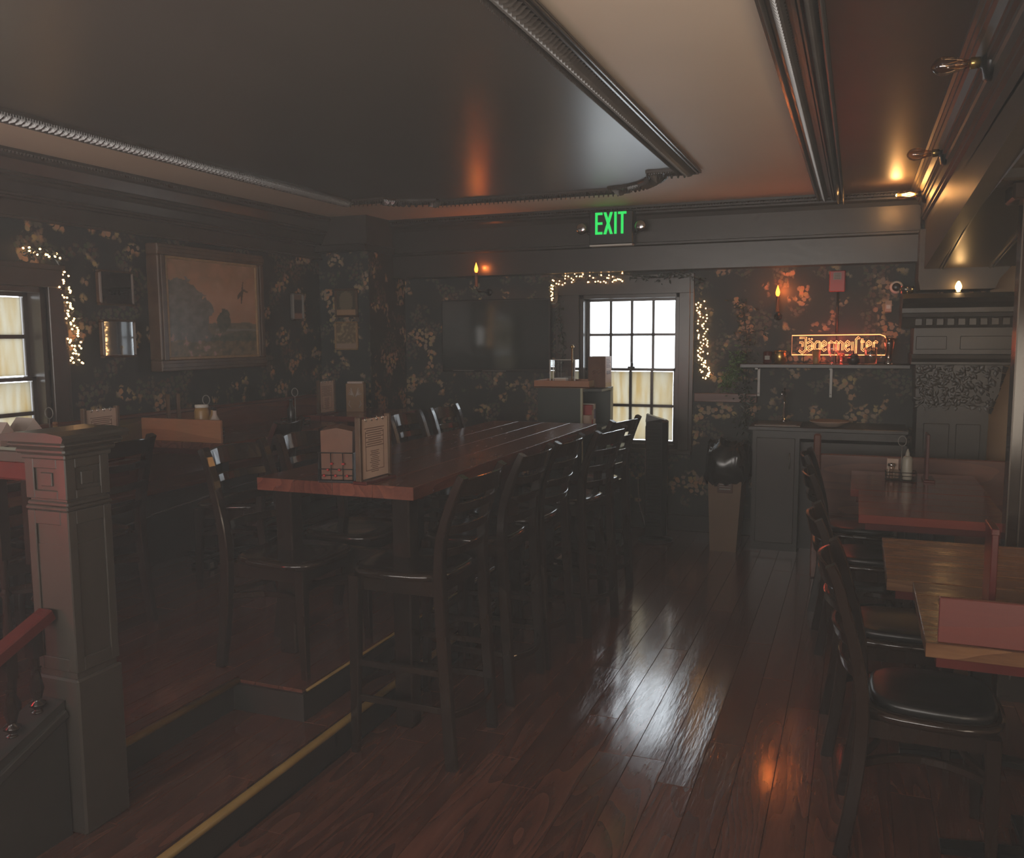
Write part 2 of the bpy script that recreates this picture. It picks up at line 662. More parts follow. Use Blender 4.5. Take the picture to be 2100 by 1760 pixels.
planks(floor, -1.79, XR, .6, YB, 0.0)
sbox('floor_rear', M['floorwood'], XL, -2.1, -.011, XR, .6, 0)
plat = struct(MB().box(XL, .2, -.01, -2.27, 6.0, P - .013).box(-2.28, 2.72, -.01, -1.94, 6.0, P - .013)
              .box(XL, 6.0, -.01, -1.80, YB, P - .013).build('floor_platform', M['riser']))
planks(plat, XL, -2.285, 1.9, YB, P)
planks(plat, -2.285, -1.955, 2.735, YB, P, w=.11)
tread = struct(MB().box(-2.28, .8, 0, -1.80, 2.73, .107).box(-1.95, 2.72, 0, -1.80, 6.0, .107).build('floor_tread', M['riser']))
planks(tread, -2.27, -1.83, .9, 2.72, .12, w=.11)
planks(tread, -1.94, -1.83, 2.72, 6.0, .12, w=.11)
nz = MB()
nz.tube([(-2.262, 1.2, P - .006), (-2.262, 2.735, P - .006)], .015, 8)
nz.tube([(-1.80, .9, .12 - .004), (-1.80, 5.99, .12 - .004)], .015, 8)
nz.tube([(-1.945, 2.75, P - .006), (-1.945, 5.99, P - .006)], .006, 8)
struct(nz.build('trim_nosing', M['nosing']))


def wall_with_hole(name, m, axis, a0, a1, z0, z1, d0, d1, holes):
    """axis 'x': wall runs in x at depth d0..d1 in y; 'y': runs in y at depth d0..d1 in x"""
    b = MB()
    holes = sorted(holes)
    cuts = [a0]
    for h in holes:
        cuts += [h[0], h[1]]
    cuts.append(a1)

    def bx(u0, u1, w0, w1):
        if u1 - u0 < 1e-4 or w1 - w0 < 1e-4:
            return
        if axis == 'x':
            b.box(u0, d0, w0, u1, d1, w1)
        else:
            b.box(d0, u0, w0, d1, u1, w1)
    for i in range(0, len(cuts), 2):
        bx(cuts[i], cuts[i + 1], z0, z1)
    for h in holes:
        bx(h[0], h[1], z0, h[2])
        bx(h[0], h[1], h[3], z1)
    return struct(b.build(name, m))


WIN1 = (-2.17, -1.335, .665, 1.925)
WIN2 = (2.70, 3.70, .93, 1.885)
WIN3 = (.30, 1.34, .93, 1.87)
wall_with_hole('wall_back', M['paperX'], 'x', XL, .86, -.06, ZC, YB, YB + .17, [WIN1])
sbox('wall_alcove', M['tan'], .86, YB, -.06, XR + .1, YB + .17, ZC)
wall_with_hole('wall_left', M['paperY'], 'y', -2.1, YB, -.06, ZC, XL - .17, XL, [WIN2, WIN3])
sbox('wall_right', M['tan'], XR, -2.1, -.06, XR + .1, YB, ZC)
wall_with_hole('wall_rear', M['paint'], 'x', XL, XR, -.06, ZC, -2.2, -2.1, [])
ceiling = sbox('ceiling', M['beige'], XL - .17, -2.2, ZC, XR + .1, YB + .17, ZC + .08)
sbox('ceiling_soffit', M['soffit'], -.14, -2.1, ZC - .012, XR, YB, ZC - .0005)

# chimney-like chase in the far left corner
sbox('wall_chase', M['paperX'], XL, 6.45, P, -3.82, YB, 2.30)
sbox('wall_chase_side', M['paperY'], -3.822, 6.452, P, -3.815, YB, 2.30)
sbox('trim_chase', M['paint'], XL, 6.36, 2.30, -3.79, YB, 2.36, ch=.006)
sbox('trim_chase_upper', M['paint_gloss'], XL, 6.42, 2.36, -3.81, YB, ZC)

# ceiling tray: dark panel framed by leaf moulding
path = [(-.985, -2.1), (-.985, 5.43), (-1.18, 5.43), (-1.20, 5.55), (-1.25, 5.67), (-1.33, 5.78), (-1.43, 5.86), (-1.54, 5.89),
        (-1.54, 5.965), (-2.94, 5.965), (-2.94, 5.89), (-3.03, 5.875), (-3.12, 5.83), (-3.20, 5.76), (-3.23, 5.68), (-3.52, 5.68), (-3.52, -2.1)]
struct(MB().prism(path, ZC - .008, ZC - .0005).build('ceiling_panel', M['panel']))


def offset(path, d):
    out = []
    for i, p in enumerate(path):
        p = Vector(p)
        ds = []
        if i > 0:
            ds.append((p - Vector(path[i - 1])).normalized())
        if i < len(path) - 1:
            ds.append((Vector(path[i + 1]) - p).normalized())
        ns = [Vector((-q.y, q.x)) for q in ds]
        n = sum(ns, Vector((0, 0)))
        n.normalize()
        k = max(.45, n.dot(ns[0]))
        out.append(p + n * d / k)
    return out


def beads(b, p0, p1, pitch, half, wid, tilt=.5, h=.012, z=None):
    """row of slanted lobes hanging under the line p0-p1 (3D)"""
    p0, p1 = Vector(p0), Vector(p1)
    L = (p1 - p0).length
    n = max(1, int(L / pitch))
    t = (p1 - p0).normalized()
    s = t.cross(Vector((0, 0, 1)))
    if s.length < .1:
        return
    s.normalize()
    dn = Vector((0, 0, -1))
    for i in range(n):
        c = p0 + t * ((i + .5) * L / n)
        ax = (s + t * tilt).normalized()
        bx = (t - s * tilt).normalized()
        vs = [c - ax * half, c - bx * wid, c + ax * half, c + bx * wid, c + dn * h * .7 - ax * half * .5, c + dn * h - bx * wid * .2, c + dn * h * .8 + ax * half * .5, c + dn * h * .85 + bx * wid * .2]
        b.add(vs, [(0, 1, 5, 4), (1, 2, 6, 5), (2, 3, 7, 6), (3, 0, 4, 7), (4, 5, 6, 7)], False)


def moulding(name, path2, z, rails, rows, base=None):
    """rails: (offset, half width, depth); rows: (offset, pitch, half, wid, depth, tilt)"""
    b = MB()
    if base:
        pp = [(q.x, q.y, z - base[1] / 2) for q in offset(path2, base[2])]
        b.tube(pp, 0, sq=(base[0], base[1] / 2), up=(0, 0, 1))
    for (o, hw, dp) in rails:
        pp = [(q.x, q.y, z - dp / 2) for q in offset(path2, o)]
        b.tube(pp, 0, sq=(hw, dp / 2), up=(0, 0, 1))
    root = struct(b.build(name, M['mould']))
    bb = MB()
    for (o, pitch, half, wid, dp, tilt) in rows:
        pp = offset(path2, o)
        for i in range(len(pp) - 1):
            if pp[i][1] < .6 and pp[i + 1][1] < .6:
                continue
            a, c = pp[i], pp[i + 1]
            if a.y < .6:
                a = Vector((a.x, .6))
            if c.y < .6:
                c = Vector((c.x, .6))
            beads(bb, (a.x, a.y, z - dp * .6), (c.x, c.y, z - dp * .6), pitch, half, wid, tilt, dp)
    o = bb.build('leaf_carving', M['mould'], root)
    o['kind'] = 'stuff'
    return root


moulding('trim_ceiling_tray', path, ZC - .006, [(.060, .005, .018), (.049, .003, .024), (-.050, .005, .026), (-.064, .004, .018)],
         [(.001, .034, .048, .009, .032, .5), (.0545, .014, .005, .005, .026, 0)], base=(.068, .010, -.002))
moulding('trim_ceiling_band', [(-.22, -2.1), (-.22, YB)], ZC - .006,
         [(.085, .008, .030), (.060, .006, .022), (-.012, .008, .040), (-.030, .004, .052), (-.088, .008, .050)],
         [(.034, .030, .024, .011, .030, .3), (-.058, .026, .024, .009, .044, .7), (.075, .014, .006, .005, .032, .0), (-.092, .014, .006, .005, .052, .0)],
         base=(.095, .014, 0))
# left cornice: stepped crown
cr = MB()
prof = [(XL, 2.245), (-4.262, 2.245), (-4.262, 2.258), (-4.276, 2.262), (-4.276, 2.345), (-4.262, 2.35), (-4.262, 2.362), (-4.25, 2.366), (-4.25, 2.378), (-4.238, 2.382),
        (-4.22, 2.43), (-4.21, 2.44), (-4.21, 2.455), (-4.195, 2.46), (-4.195, 2.475), (-4.185, 2.48), (-4.172, 2.54), (-4.16, 2.55), (-4.16, ZC - .001), (XL, ZC - .001)]
cr.prism([(x, z) for x, z in prof], -2.1, 6.8, 'y')
crown = struct(cr.build('trim_crown', M['paint_gloss']))
bb = MB()
beads(bb, (-4.155, .6, 2.575), (-4.155, 6.8, 2.575), .022, .012, .008, .4, .014)
beads(bb, (-4.18, .6, 2.545), (-4.18, 6.8, 2.545), .014, .006, .005, 0, .010)
bb.build('bead_carving', M['paint_gloss'], crown)['kind'] = 'stuff'
sbox('trim_crown_corner', M['paint'], XL, 6.8, 2.37, -3.82, YB, ZC)

# fascia box along the back wall
fb = MB()
fb.prism([(6.87, 2.10), (YB, 2.10), (YB, ZC - .001), (6.80, ZC - .001), (6.80, 2.575), (6.812, 2.57), (6.812, 2.555), (6.83, 2.55), (6.83, 2.535), (6.85, 2.52),
          (6.86, 2.49), (6.86, 2.315), (6.848, 2.31), (6.848, 2.295), (6.866, 2.285)], -3.82, .38, 'x')
fas = struct(fb.build('beam_back', M['paint']))
bb = MB()
beads(bb, (-3.82, 6.805, 2.577), (.3, 6.805, 2.577), .022, .012, .008, .4, .016)
beads(bb, (-3.82, 6.822, 2.556), (.3, 6.822, 2.556), .014, .006, .005, 0, .012)
bb.build('bead_carving', M['paint_gloss'], fas)['kind'] = 'stuff'

# right beam with stacked mouldings and its sloping underside
rb = MB()
prof = [(.300, ZC - .013), (.300, 2.565), (.312, 2.560), (.312, 2.548), (.324, 2.544), (.324, 2.53), (.336, 2.525), (.352, 2.50), (.358, 2.498), (.358, 2.478), (.372, 2.474),
        (.372, 2.456), (.380, 2.45), (.380, 2.405), (.374, 2.40), (.374, 2.388), (.386, 2.384), (.386, 2.372), (.402, 2.366), (.402, 2.30), (XR, 2.30), (XR, ZC - .013)]
rb.prism(prof, -2.1, 6.78, 'y')
y0, y1 = -.5, 6.62


def zl(y):
    return 2.03 + .045 * (6.6 - y)


def zr(y):
    return min(2.29, 2.032 + .095 * (6.6 - y))


vs = []
ys = [y0, 4.2, 5.4, y1]
for y in ys:
    vs += [(.402, y, 2.305), (.402, y, zl(y)), (.47, y, zl(y)), (.485, y, zr(y)), (XR, y, zr(y)), (XR, y, 2.305)]
fs = []
for i in range(3):
    for j in range(6):
        a, b_ = i * 6 + j, i * 6 + (j + 1) % 6
        fs.append((a, b_, b_ + 6, a + 6))
fs += [tuple(range(6)), tuple(range(18, 24))]
rb.add(vs, fs)
beam = struct(rb.build('beam_right', M['beampaint']))
st = MB()
for xx in (.497, .515, .79, .808):
    st.tube([(xx, 4.5, zr(4.5) - .006), (xx, 6.58, zr(6.58) - .006)], 0, sq=(.005, .008))
st.build('panel_moulding', M['paint_gloss'], beam)
sbox('beam_cross', M['paint'], .47, 4.14, 2.215, XR, 4.34, 2.30, ch=.01)
# hood face above the mantel
hd = MB()
hd.prism([(.385, 1.89), (.84, 1.89), (.86, 1.95), (.98, 2.10), (.98, 2.3), (.37, 2.3), (.37, 1.96)], 6.66, YB, 'y')
struct(hd.build('wall_hood', M['beampaint']))
# post
po = MB()
po.box(.620, 4.20, 0, .76, 4.34, 2.215)
po.box(.57, 4.16, 2.14, .80, 4.38, 2.215, ch=.01)
pil = struct(po.build('pillar', M['chair']))
MB().box(.615, 4.194, 0, .621, 4.202, 2.14).box(.660, 4.194, .1, .666, 4.201, 2.10).build('corner_bead', M['paint_gloss'], pil)
for nm, b_ in (('baseboard_back', (-1.79, YB - .02, 0, -.72, YB - .0005, .13)), ('baseboard_left', (XL + .0005, .3, P, XL + .02, 6.44, P + .12)),
               ('baseboard_right', (XR - .02, .3, 0, XR - .0005, YB, .13))):
    sbox(nm, M['paint'], *b_, ch=.004)
sbox('trim_chair_rail', M['benchwood_x'], -1.21, YB - .018, 1.06, -.72, YB - .0005, 1.13, ch=.004)


# ---------------------------------------------------------------- windows
def window(name, axis, u0, u1, z0, z1, plane, inward, cols, rows_up, rows_dn, zmeet, film_from, casing, lw=.031, depth=.12):
    """inward: -1 room is on the smaller side of plane, +1 on the larger side"""
    def bx(b, a0, a1, w0, w1, d0, d1, ch=0.0):
        lo, hi = sorted((plane - inward * d0, plane - inward * d1))
        if axis == 'x':
            b.box(a0, lo, w0, a1, hi, w1, ch)
        else:
            b.box(lo, a0, w0, hi, a1, w1, ch)
    j = MB()
    t = .012
    for (a0, a1, w0, w1) in ((u0 - t, u0 + .03, z0, z1), (u1 - .03, u1 + t, z0, z1), (u0, u1, z1 - .03, z1 + t), (u0, u1, z0 - t, z0 + .035)):
        bx(j, a0, a1, w0, w1, .0, depth + .02)
    root = struct(j.build(name, M['paint_gloss']))
    c = MB()
    cl, crr, ct = casing
    for k, (e, th) in enumerate(((0, .022), (.03, .034), (.075, .018))):
        bx(c, u0 - cl + e, u0, z0, z1 + ct - e, -th, 0, .003) if k < 2 else None
        bx(c, u1, u1 + crr - e, z0, z1 + ct - e, -th, 0, .003) if k < 2 else None
        bx(c, u0 - cl + e, u1 + crr - e, z1, z1 + ct - e, -th - .004, 0, .003) if k < 2 else None
    c.build('window_frame', M['paint_gloss'], root)
    s = MB()
    bx(s, u0 - cl, u1 + crr, z0 - .035, z0, -.06, depth, .004)
    s.build('window_sill', M['paint_gloss'], root)
    # two sashes
    for (w0, w1, rows, dd, nm) in ((zmeet, z1 - .03, rows_up, depth - .02, 'upper'), (z0 + .035, zmeet + .02, rows_dn, depth - .055, 'lower')):
        fr = MB()
        a0, a1 = u0 + .03, u1 - .03
        for q in ((a0, a0 + .028, w0, w1), (a1 - .028, a1, w0, w1), (a0, a1, w1 - .022, w1), (a0, a1, w0, w0 + .022)):
            bx(fr, *q, dd, dd + .032)
        sash = fr.build('sash', M['paint_gloss'], root)
        ua, ub, wa, wb = a0 + .028, a1 - .028, w0 + .022, w1 - .022
        mu = MB()
        for i in range(1, cols):
            x = ua + (ub - ua) * i / cols
            bx(mu, x - lw / 2 * .7, x + lw / 2 * .7, wa, wb, dd + .004, dd + .028)
        for i in range(1, rows):
            z = wa + (wb - wa) * i / rows
            bx(mu, ua, ub, z - lw / 2 * .7, z + lw / 2 * .7, dd + .004, dd + .028)
        mu.build('muntin', M['paint_gloss'], sash)
        for i in range(cols):
            for r in range(rows):
                g = MB()
                x0, x1 = ua + (ub - ua) * i / cols, ua + (ub - ua) * (i + 1) / cols
                zz0, zz1 = wa + (wb - wa) * r / rows, wa + (wb - wa) * (r + 1) / rows
                bx(g, x0 + .006, x1 - .006, zz0 + .006, zz1 - .006, dd + .014, dd + .018)
                o = g.build('pane', M['film'] if (nm == 'lower' and film_from) or film_from == 2 else M['glass'], sash)
    return root


w1 = window('window_1', 'x', *WIN1, YB, -1, 4, 2, 2, 1.30, 1, (.21, .115, .155))
lk_ = MB()
lk_.box(-1.77, YB + .035, 1.318, -1.71, YB + .065, 1.335, ch=.004).lathe([(.006, 0), (.012, .01), (.010, .03), (.003, .035)], (-1.735, YB + .05, 1.334), 10)
lk_.build('sash_lock', M['blackiron'], w1)
window('window_2', 'y', *WIN2, XL, 1, 3, 2, 2, 1.36, 2, (.13, .13, .13))
window('window_3', 'y', *WIN3, XL, 1, 3, 2, 2, 1.36, 1, (.24, .24, .14))


# scattering volume added to lift the black level across the whole room
hz = bpy.data.materials.new('black_lift_volume')
hz.use_nodes = True
hz.node_tree.nodes.clear()
ho = hz.node_tree.nodes.new('ShaderNodeOutputMaterial')
hv = hz.node_tree.nodes.new('ShaderNodeVolumeScatter')
hv.inputs['Color'].default_value = (.93, .97, .97, 1)
hv.inputs['Density'].default_value = .0135
hv.inputs['Anisotropy'].default_value = 0.0
hz.node_tree.links.new(hv.outputs[0], ho.inputs['Volume'])
tag(MB().box(XL - .01, -2.09, -.005, XR + .01, YB + .01, ZC + .01).build('black_lift_volume', hz), kind='stuff')

# ---------------------------------------------------------------- chairs and stools (local: back at x=0, sitter faces +x)
def seat_shape(x0, x1, wb, wf, z, th, n=28, p=3.2):
    """rounded trapezoid slab, dished"""
    b = MB()
    top, mid, bot = [], [], []
    for i in range(n):
        a = 2 * PI * i / n
        c, s_ = math.cos(a), math.sin(a)
        u = math.copysign(abs(c) ** (2 / p), c)
        v = math.copysign(abs(s_) ** (2 / p), s_)
        x = (x0 + x1) / 2 + u * (x1 - x0) / 2
        w = wb + (wf - wb) * ((u + 1) / 2)
        top.append((x, v * w, z))
        mid.append((x, v * w, z - th))
        bot.append(((x0 + x1) / 2 + (x - (x0 + x1) / 2) * .9, v * w * .9, z - th))
    ins = [((x0 + x1) / 2 + (x - (x0 + x1) / 2) * .93, y * .93, zz + .006) for x, y, zz in top]
    ctr = [((x0 + x1) / 2 + (x - (x0 + x1) / 2) * .5, y * .5, zz - .004) for x, y, zz in top]
    vs = bot + mid + top + ins + ctr
    fs = []
    for k in range(4):
        for i in range(n):
            j = (i + 1) % n
            fs.append((k * n + i, k * n + j, (k + 1) * n + j, (k + 1) * n + i))
    fs.append(tuple(range(n))[::-1])
    fs.append(tuple(4 * n + i for i in range(n)))
    b.add(vs, fs, True)
    return b


def make_chair(label, group, stool=False, pad=False, loc=(0, 0, 0), rz=0):
    t = thing('bar_stool' if stool else 'dining_chair', label, 'stool' if stool else 'chair', loc, rz, group)
    m = M['chair']
    hs = .72 if stool else .46
    ht = 1.10 if stool else .905
    hw = .195
    for s in (-1, 1):
        rail = [(0, s * hw, 0), (.035 if not stool else .02, s * hw, hs * .45), (.055 if not stool else .04, s * hw, hs), (.035, s * (hw - .003), hs + .16), (-.03, s * (hw - .008), ht - .05), (-.055, s * (hw - .010), ht)]
        P_ = []
        for i in range(len(rail) - 1):
            a, c = Vector(rail[i]), Vector(rail[i + 1])
            for k in range(3):
                P_.append(a.lerp(c, k / 3))
        P_.append(Vector(rail[-1]))
        # smooth
        for _ in range(2):
            P_ = [P_[0]] + [(P_[i - 1] + P_[i] * 2 + P_[i + 1]) / 4 for i in range(1, len(P_) - 1)] + [P_[-1]]
        sizes = []
        for q in P_:
            f = q.z / ht
            w = .021 if f < .5 else .021 - (f - .5) * .012
            d = .013 + .006 * math.sin(min(1, f * 1.6) * PI * .5)
            sizes.append((d + .003, w))
        b = MB().tube(P_, 0, sq=sizes, up=(1, 0, 0))
        b.build('back_post', m, t)
    # ladder rails, bowed backwards
    n = 4
    for k in range(n):
        z1 = ht - .015 - k * (.098 if not stool else .085)
        hgt = .062 if k == 0 else .034
        b = MB()
        vs = []
        N = 11
        for i in range(N):
            f = i / (N - 1) * 2 - 1
            bow = -.045 * (1 - f * f)
            for (dz, dx) in ((0, 0), (-hgt, hgt * .12)):
                zz = z1 + dz
                fr = (zz - hs) / (ht - hs)
                xb = .052 - .105 * max(0, fr) ** 1.15
                crown = .010 * (1 - f * f) if k == 0 and dz == 0 else 0
                for tk in (-.007, .007):
                    vs.append((xb + bow + tk, f * (hw - .012), zz + crown))
        fs = []
        for i in range(N - 1):
            a = i * 4
            c = a + 4
            fs += [(a, a + 1, c + 1, c), (a + 2, c + 2, c + 3, a + 3), (a, c, c + 2, a + 2), (a + 1, a + 3, c + 3, c + 1)]
        fs += [(0, 2, 3, 1), (4 * N - 4, 4 * N - 3, 4 * N - 1, 4 * N - 2)]
        b.add(vs, fs, False)
        b.build('ladder_slat', m, t, bevel=.003)
    sd = .42
    seat_shape(.03, .03 + sd, .19, .215, hs, .022).build('seat', m, t)
    if pad:
        seat_shape(.07, .01 + sd, .165, .19, hs + .028, .024).build('seat_pad', M['seatpad'], t)
    b = MB()
    b.box(.05, -.18, hs - .075, .40, -.160, hs - .02).box(.05, .160, hs - .075, .40, .18, hs - .02).box(.385, -.17, hs - .075, .405, .17, hs - .02).box(.05, -.17, hs - .07, .066, .17, hs - .02)
    b.build('seat_rail', m, t)
    for s in (-1, 1):
        fx = .40
        b = MB().tube([(fx, s * .185, hs - .02), (fx + .004, s * .187, hs * .5), (fx + .012, s * .19, 0)], 0, sq=[(.022, .022), (.019, .019), (.014, .014)], up=(1, 0, 0))
        b.build('front_leg', m, t)
    if stool:
        # bowed foot rings
        for (z, bw) in ((.20, .075), (.34, .0)):
            b = MB()
            b.tube(arc((fx + .005, -.187, z), (fx + .005, .187, z), (bw, 0, 0), 11), 0, sq=(.008, .013))
            b.build('foot_rail', m, t)
            for s in (-1, 1):
                MB().tube([(.03, s * .192, z + .02), (fx, s * .187, z + .02)], 0, sq=(.008, .012)).build('stretcher', m, t)
        MB().tube(arc((.02, -.19, .20), (.02, .19, .20), (-.07, 0, 0), 11), 0, sq=(.008, .013)).build('foot_rail', m, t)
    else:
        for s in (-1, 1):
            MB().tube(arc((.045, s * .188, hs - .16), (fx, s * .18, hs - .16), (0, -s * .09, 0), 11), 0, sq=(.009, .012)).build('stretcher', m, t)
        for xx in (.045, .395):
            MB().tube(arc((xx, -.185, hs - .135), (xx, .185, hs - .135), (.06 if xx < .2 else -.06, 0, 0), 9), 0, sq=(.008, .010)).build('stretcher', m, t)
    return t


chA = make_chair('dark ladder-back wooden chair at the near end of the long red-brown table, on the platform', 'chairs along the platform side of the long table', loc=(-2.415, 3.02, P))
cg = 'chairs along the platform side of the long table'
copy_tree(chA, (-2.43, 3.53, P), 0, 'second ladder-back chair along the long table, half hidden behind the brown napkin box')
copy_tree(chA, (-2.44, 4.58, P), .0, 'dark ladder-back chair on the platform side of the long table, just beyond the menu holder')
copy_tree(chA, (-2.42, 5.07, P), .0, 'dark ladder-back chair at the far platform-side end of the long table, near the black television')
tg = 'chairs at the wall tables on the platform'
copy_tree(chA, (-3.12, 2.99, P), PI, 'dark ladder-back chair beside the panelled newel post, turned to the wall tables', tg)
copy_tree(chA, (-3.14, 2.46, P), PI, 'ladder-back chair seen between the balusters left of the newel post', tg)
copy_tree(chA, (-2.93, 3.98, P), PI + .25, 'dark ladder-back chair with its back to the long table, beside the orange wooden board', tg)

st0 = make_chair('nearest tall dark bar stool on the floor side of the long table', 'bar stools along the floor side of the long table', True, loc=(-1.345, 2.985, 0), rz=PI)
for i, (x, y, r, lab) in enumerate(((-1.35, 3.595, PI, 'second tall bar stool from the camera on the floor side of the long table'),
                                    (-1.34, 4.04, PI, 'middle tall bar stool of the five on the floor side of the long table'),
                                    (-1.26, 4.53, PI - .12, 'fourth bar stool along the long table, standing slightly out from the row'),
                                    (-1.33, 5.12, PI - .18, 'farthest bar stool of the long table row, in front of the window'))):
    copy_tree(st0, (x, y, 0), r, lab)

ck = make_chair('nearest dark wooden chair with a black round seat pad in the right foreground', 'chairs along the small right-hand tables', False, True, loc=(.0, 2.93, 0))
copy_tree(ck, (-.07, 3.60, 0), .05, 'dark chair with a seat pad tucked under the worn golden-brown table, second from the camera')
copy_tree(ck, (-.15, 4.70, 0), .08, 'dark wooden chair pushed up to the near edge of the red glossy tables')
copy_tree(ck, (-.20, 5.42, 0), .0, 'farthest dark chair on the aisle side of the red glossy tables, by the bench end')


# ---------------------------------------------------------------- tables
def plank_top(parent, x0, x1, y0, y1, z, th, n, m, along='y'):
    for i in range(n):
        b = MB()
        if along == 'y':
            a0, a1 = x0 + (x1 - x0) * i / n, x0 + (x1 - x0) * (i + 1) / n
            b.box(a0 + .0006, y0, z - th, a1 - .0006, y1, z, ch=.0015)
        else:
            a0, a1 = y0 + (y1 - y0) * i / n, y0 + (y1 - y0) * (i + 1) / n
            b.box(x0, a0 + .0006, z - th, x1, a1 - .0006, z, ch=.0015)
        b.build('plank', m, parent)


t = thing('long_table', 'long red-brown plank table straddling the platform step', 'table', (-1.94, 4.22, 0))
ZT = 1.02
plank_top(t, -.36, .37, -1.27, 1.28, ZT, .052, 4, M['tablewood'])
MB().box(-.28, -1.05, ZT - .09, .29, -1.02, ZT - .053).box(-.28, 1.02, ZT - .09, .29, 1.05, ZT - .053).build('apron', M['redlacq'], t)
for (x, y, z0) in ((.26, -1.14, 0), (.26, 1.14, 0), (-.30, -1.14, P), (-.30, 1.14, P), (.26, 0, 0), (-.30, 0, P)):
    MB().box(x - .04, y - .04, z0, x + .04, y + .04, ZT - .053, ch=.006).build('leg', M['chair'], t)
for y in (-1.0, 1.0):
    MB().tube([(-.26, y, P + .42), (.22, y, P + .42)], 0, sq=(.02, .03)).build('stretcher', M['chair'], t)


def cafe_table(label, x0, x1, y0, y1, z, zf, m, group, n=4, along='y', posts=((.5, .5),)):
    cx, cy = (x0 + x1) / 2, (y0 + y1) / 2
    t = thing('dining_table', label, 'table', (cx, cy, zf), 0, group)
    plank_top(t, x0 - cx, x1 - cx, y0 - cy, y1 - cy, z - zf, .04, n, m, along)
    MB().box(x0 - cx + .03, y0 - cy + .03, z - zf - .075, x1 - cx - .03, y1 - cy - .03, z - zf - .041).build('apron', M['redlacq'], t)
    for (u, v) in posts:
        px, py = (u - .5) * (x1 - x0), (v - .5) * (y1 - y0)
        b = MB().box(px - .035, py - .035, .03, px + .035, py + .035, z - zf - .07, ch=.006)
        b.build('pedestal', M['black'], t)
        b = MB()
        b.tube([(px - .26, py, .012), (px - .1, py, .028), (px, py, .034), (px + .1, py, .028), (px + .26, py, .012)], 0, sq=(.03, .012))
        b.tube([(px, py - .26, .012), (px, py - .1, .028), (px, py, .034), (px, py + .1, .028), (px, py + .26, .012)], 0, sq=(.03, .012))
        b.build('pedestal_foot', M['blackiron'], t)
    return t


wg = 'tables along the left wall bench'
cafe_table('wooden table behind the newel post, with the folded white napkins', -3.90, -3.30, 2.30, 3.32, 1.0, P, M['tablewood'], wg, posts=((.5, .25), (.5, .75)))
cafe_table('wooden table by the left bench with the orange board standing on its near end', -3.90, -3.30, 3.96, 5.25, 1.0, P, M['tablewood'], wg, posts=((.5, .25), (.5, .75)))
cafe_table('farthest small red table in the corner, carrying the brown printed napkin box', -3.93, -3.30, 5.62, 6.36, 1.0, P, M['redtable'], wg)
rg = 'small tables on the right'
cafe_table('far red glossy table in front of the bench back, with the squeeze bottle caddy', -.01, .66, 5.02, 5.72, .76, 0, M['redtable'], rg, 4, 'x')
cafe_table('red glossy table in front of the dark pillar, joined to the one with the caddy', .03, .655, 4.32, 5.01, .76, 0, M['redtable'], rg, 4, 'x')
cafe_table('worn golden-brown plank table just beyond the foreground one', .12, .80, 3.20, 3.86, .76, 0, M['tablewood_x'], rg, 4, 'x')
cafe_table('worn golden-brown plank table in the foreground behind the dark red board', .20, .90, 2.56, 3.19, .76, 0, M['tablewood_x'], rg, 4, 'x')

# ---------------------------------------------------------------- benches
t = thing('wall_bench', 'long wooden bench with high red-brown back along the left wallpapered wall', 'bench', (-4.1, 4.2, P))
for i in range(3):
    b = MB()
    a0, a1 = -2.6 + i * 1.62, -2.6 + (i + 1) * 1.62 - .002
    b.prism([(.03, .46), (-.11, .86), (-.135, .86), (0, .46)], a0, a1, 'y')
    b.build('back_panel', M['benchwood'], t)
MB().box(-.145, -2.6, .858, -.09, 2.26, .882, ch=.005).build('top_rail', M['benchwood'], t)
MB().box(-.02, -2.6, .435, .28, 2.24, .47, ch=.006).build('seat', M['benchwood'], t)
MB().box(-.14, -2.58, 0, .22, 2.2, .434).build('base', M['riser'], t)

t = thing('booth_back', 'wide red-brown wooden bench back behind the red glossy tables', 'bench', (.4, 5.98, 0))
MB().box(-.60, 0, 0, .94, .035, .82, ch=.004).build('back_panel', M['benchwood_x'], t)
MB().box(-.645, -.02, 0, -.60, .06, .95, ch=.008).build('end_post', M['benchwood'], t)
MB().box(-.60, -.24, .40, .20, -.001, .44, ch=.006).build('seat', M['benchwood_x'], t)
MB().box(-.58, -.20, 0, .18, -.03, .40).build('base', M['riser'], t)
t = thing('side_bench', 'red-brown wooden bench along the right side beside the dark pillar', 'bench', (.95, 5.2, 0))
MB().box(-.19, -.75, .44, .36, .75, .475, ch=.006).build('seat', M['benchwood'], t)
MB().box(-.13, -.72, 0, .34, .72, .44).build('base', M['riser'], t)
MB().box(.32, -.75, .475, .36, .75, .82, ch=.006).build('back_panel', M['benchwood'], t)

# ---------------------------------------------------------------- newel post, railings and stair enclosure
nx, ny = -2.175, 1.915
t = thing('newel_post', 'massive panelled newel post with moulded cap in the left foreground', 'post', (nx, ny, .12))
z_ = lambda v: v - .12


def ring(b, h, z0, z1, ch=.004):
    b.box(-h, -h, z_(z0), h, h, z_(z1), ch=ch)


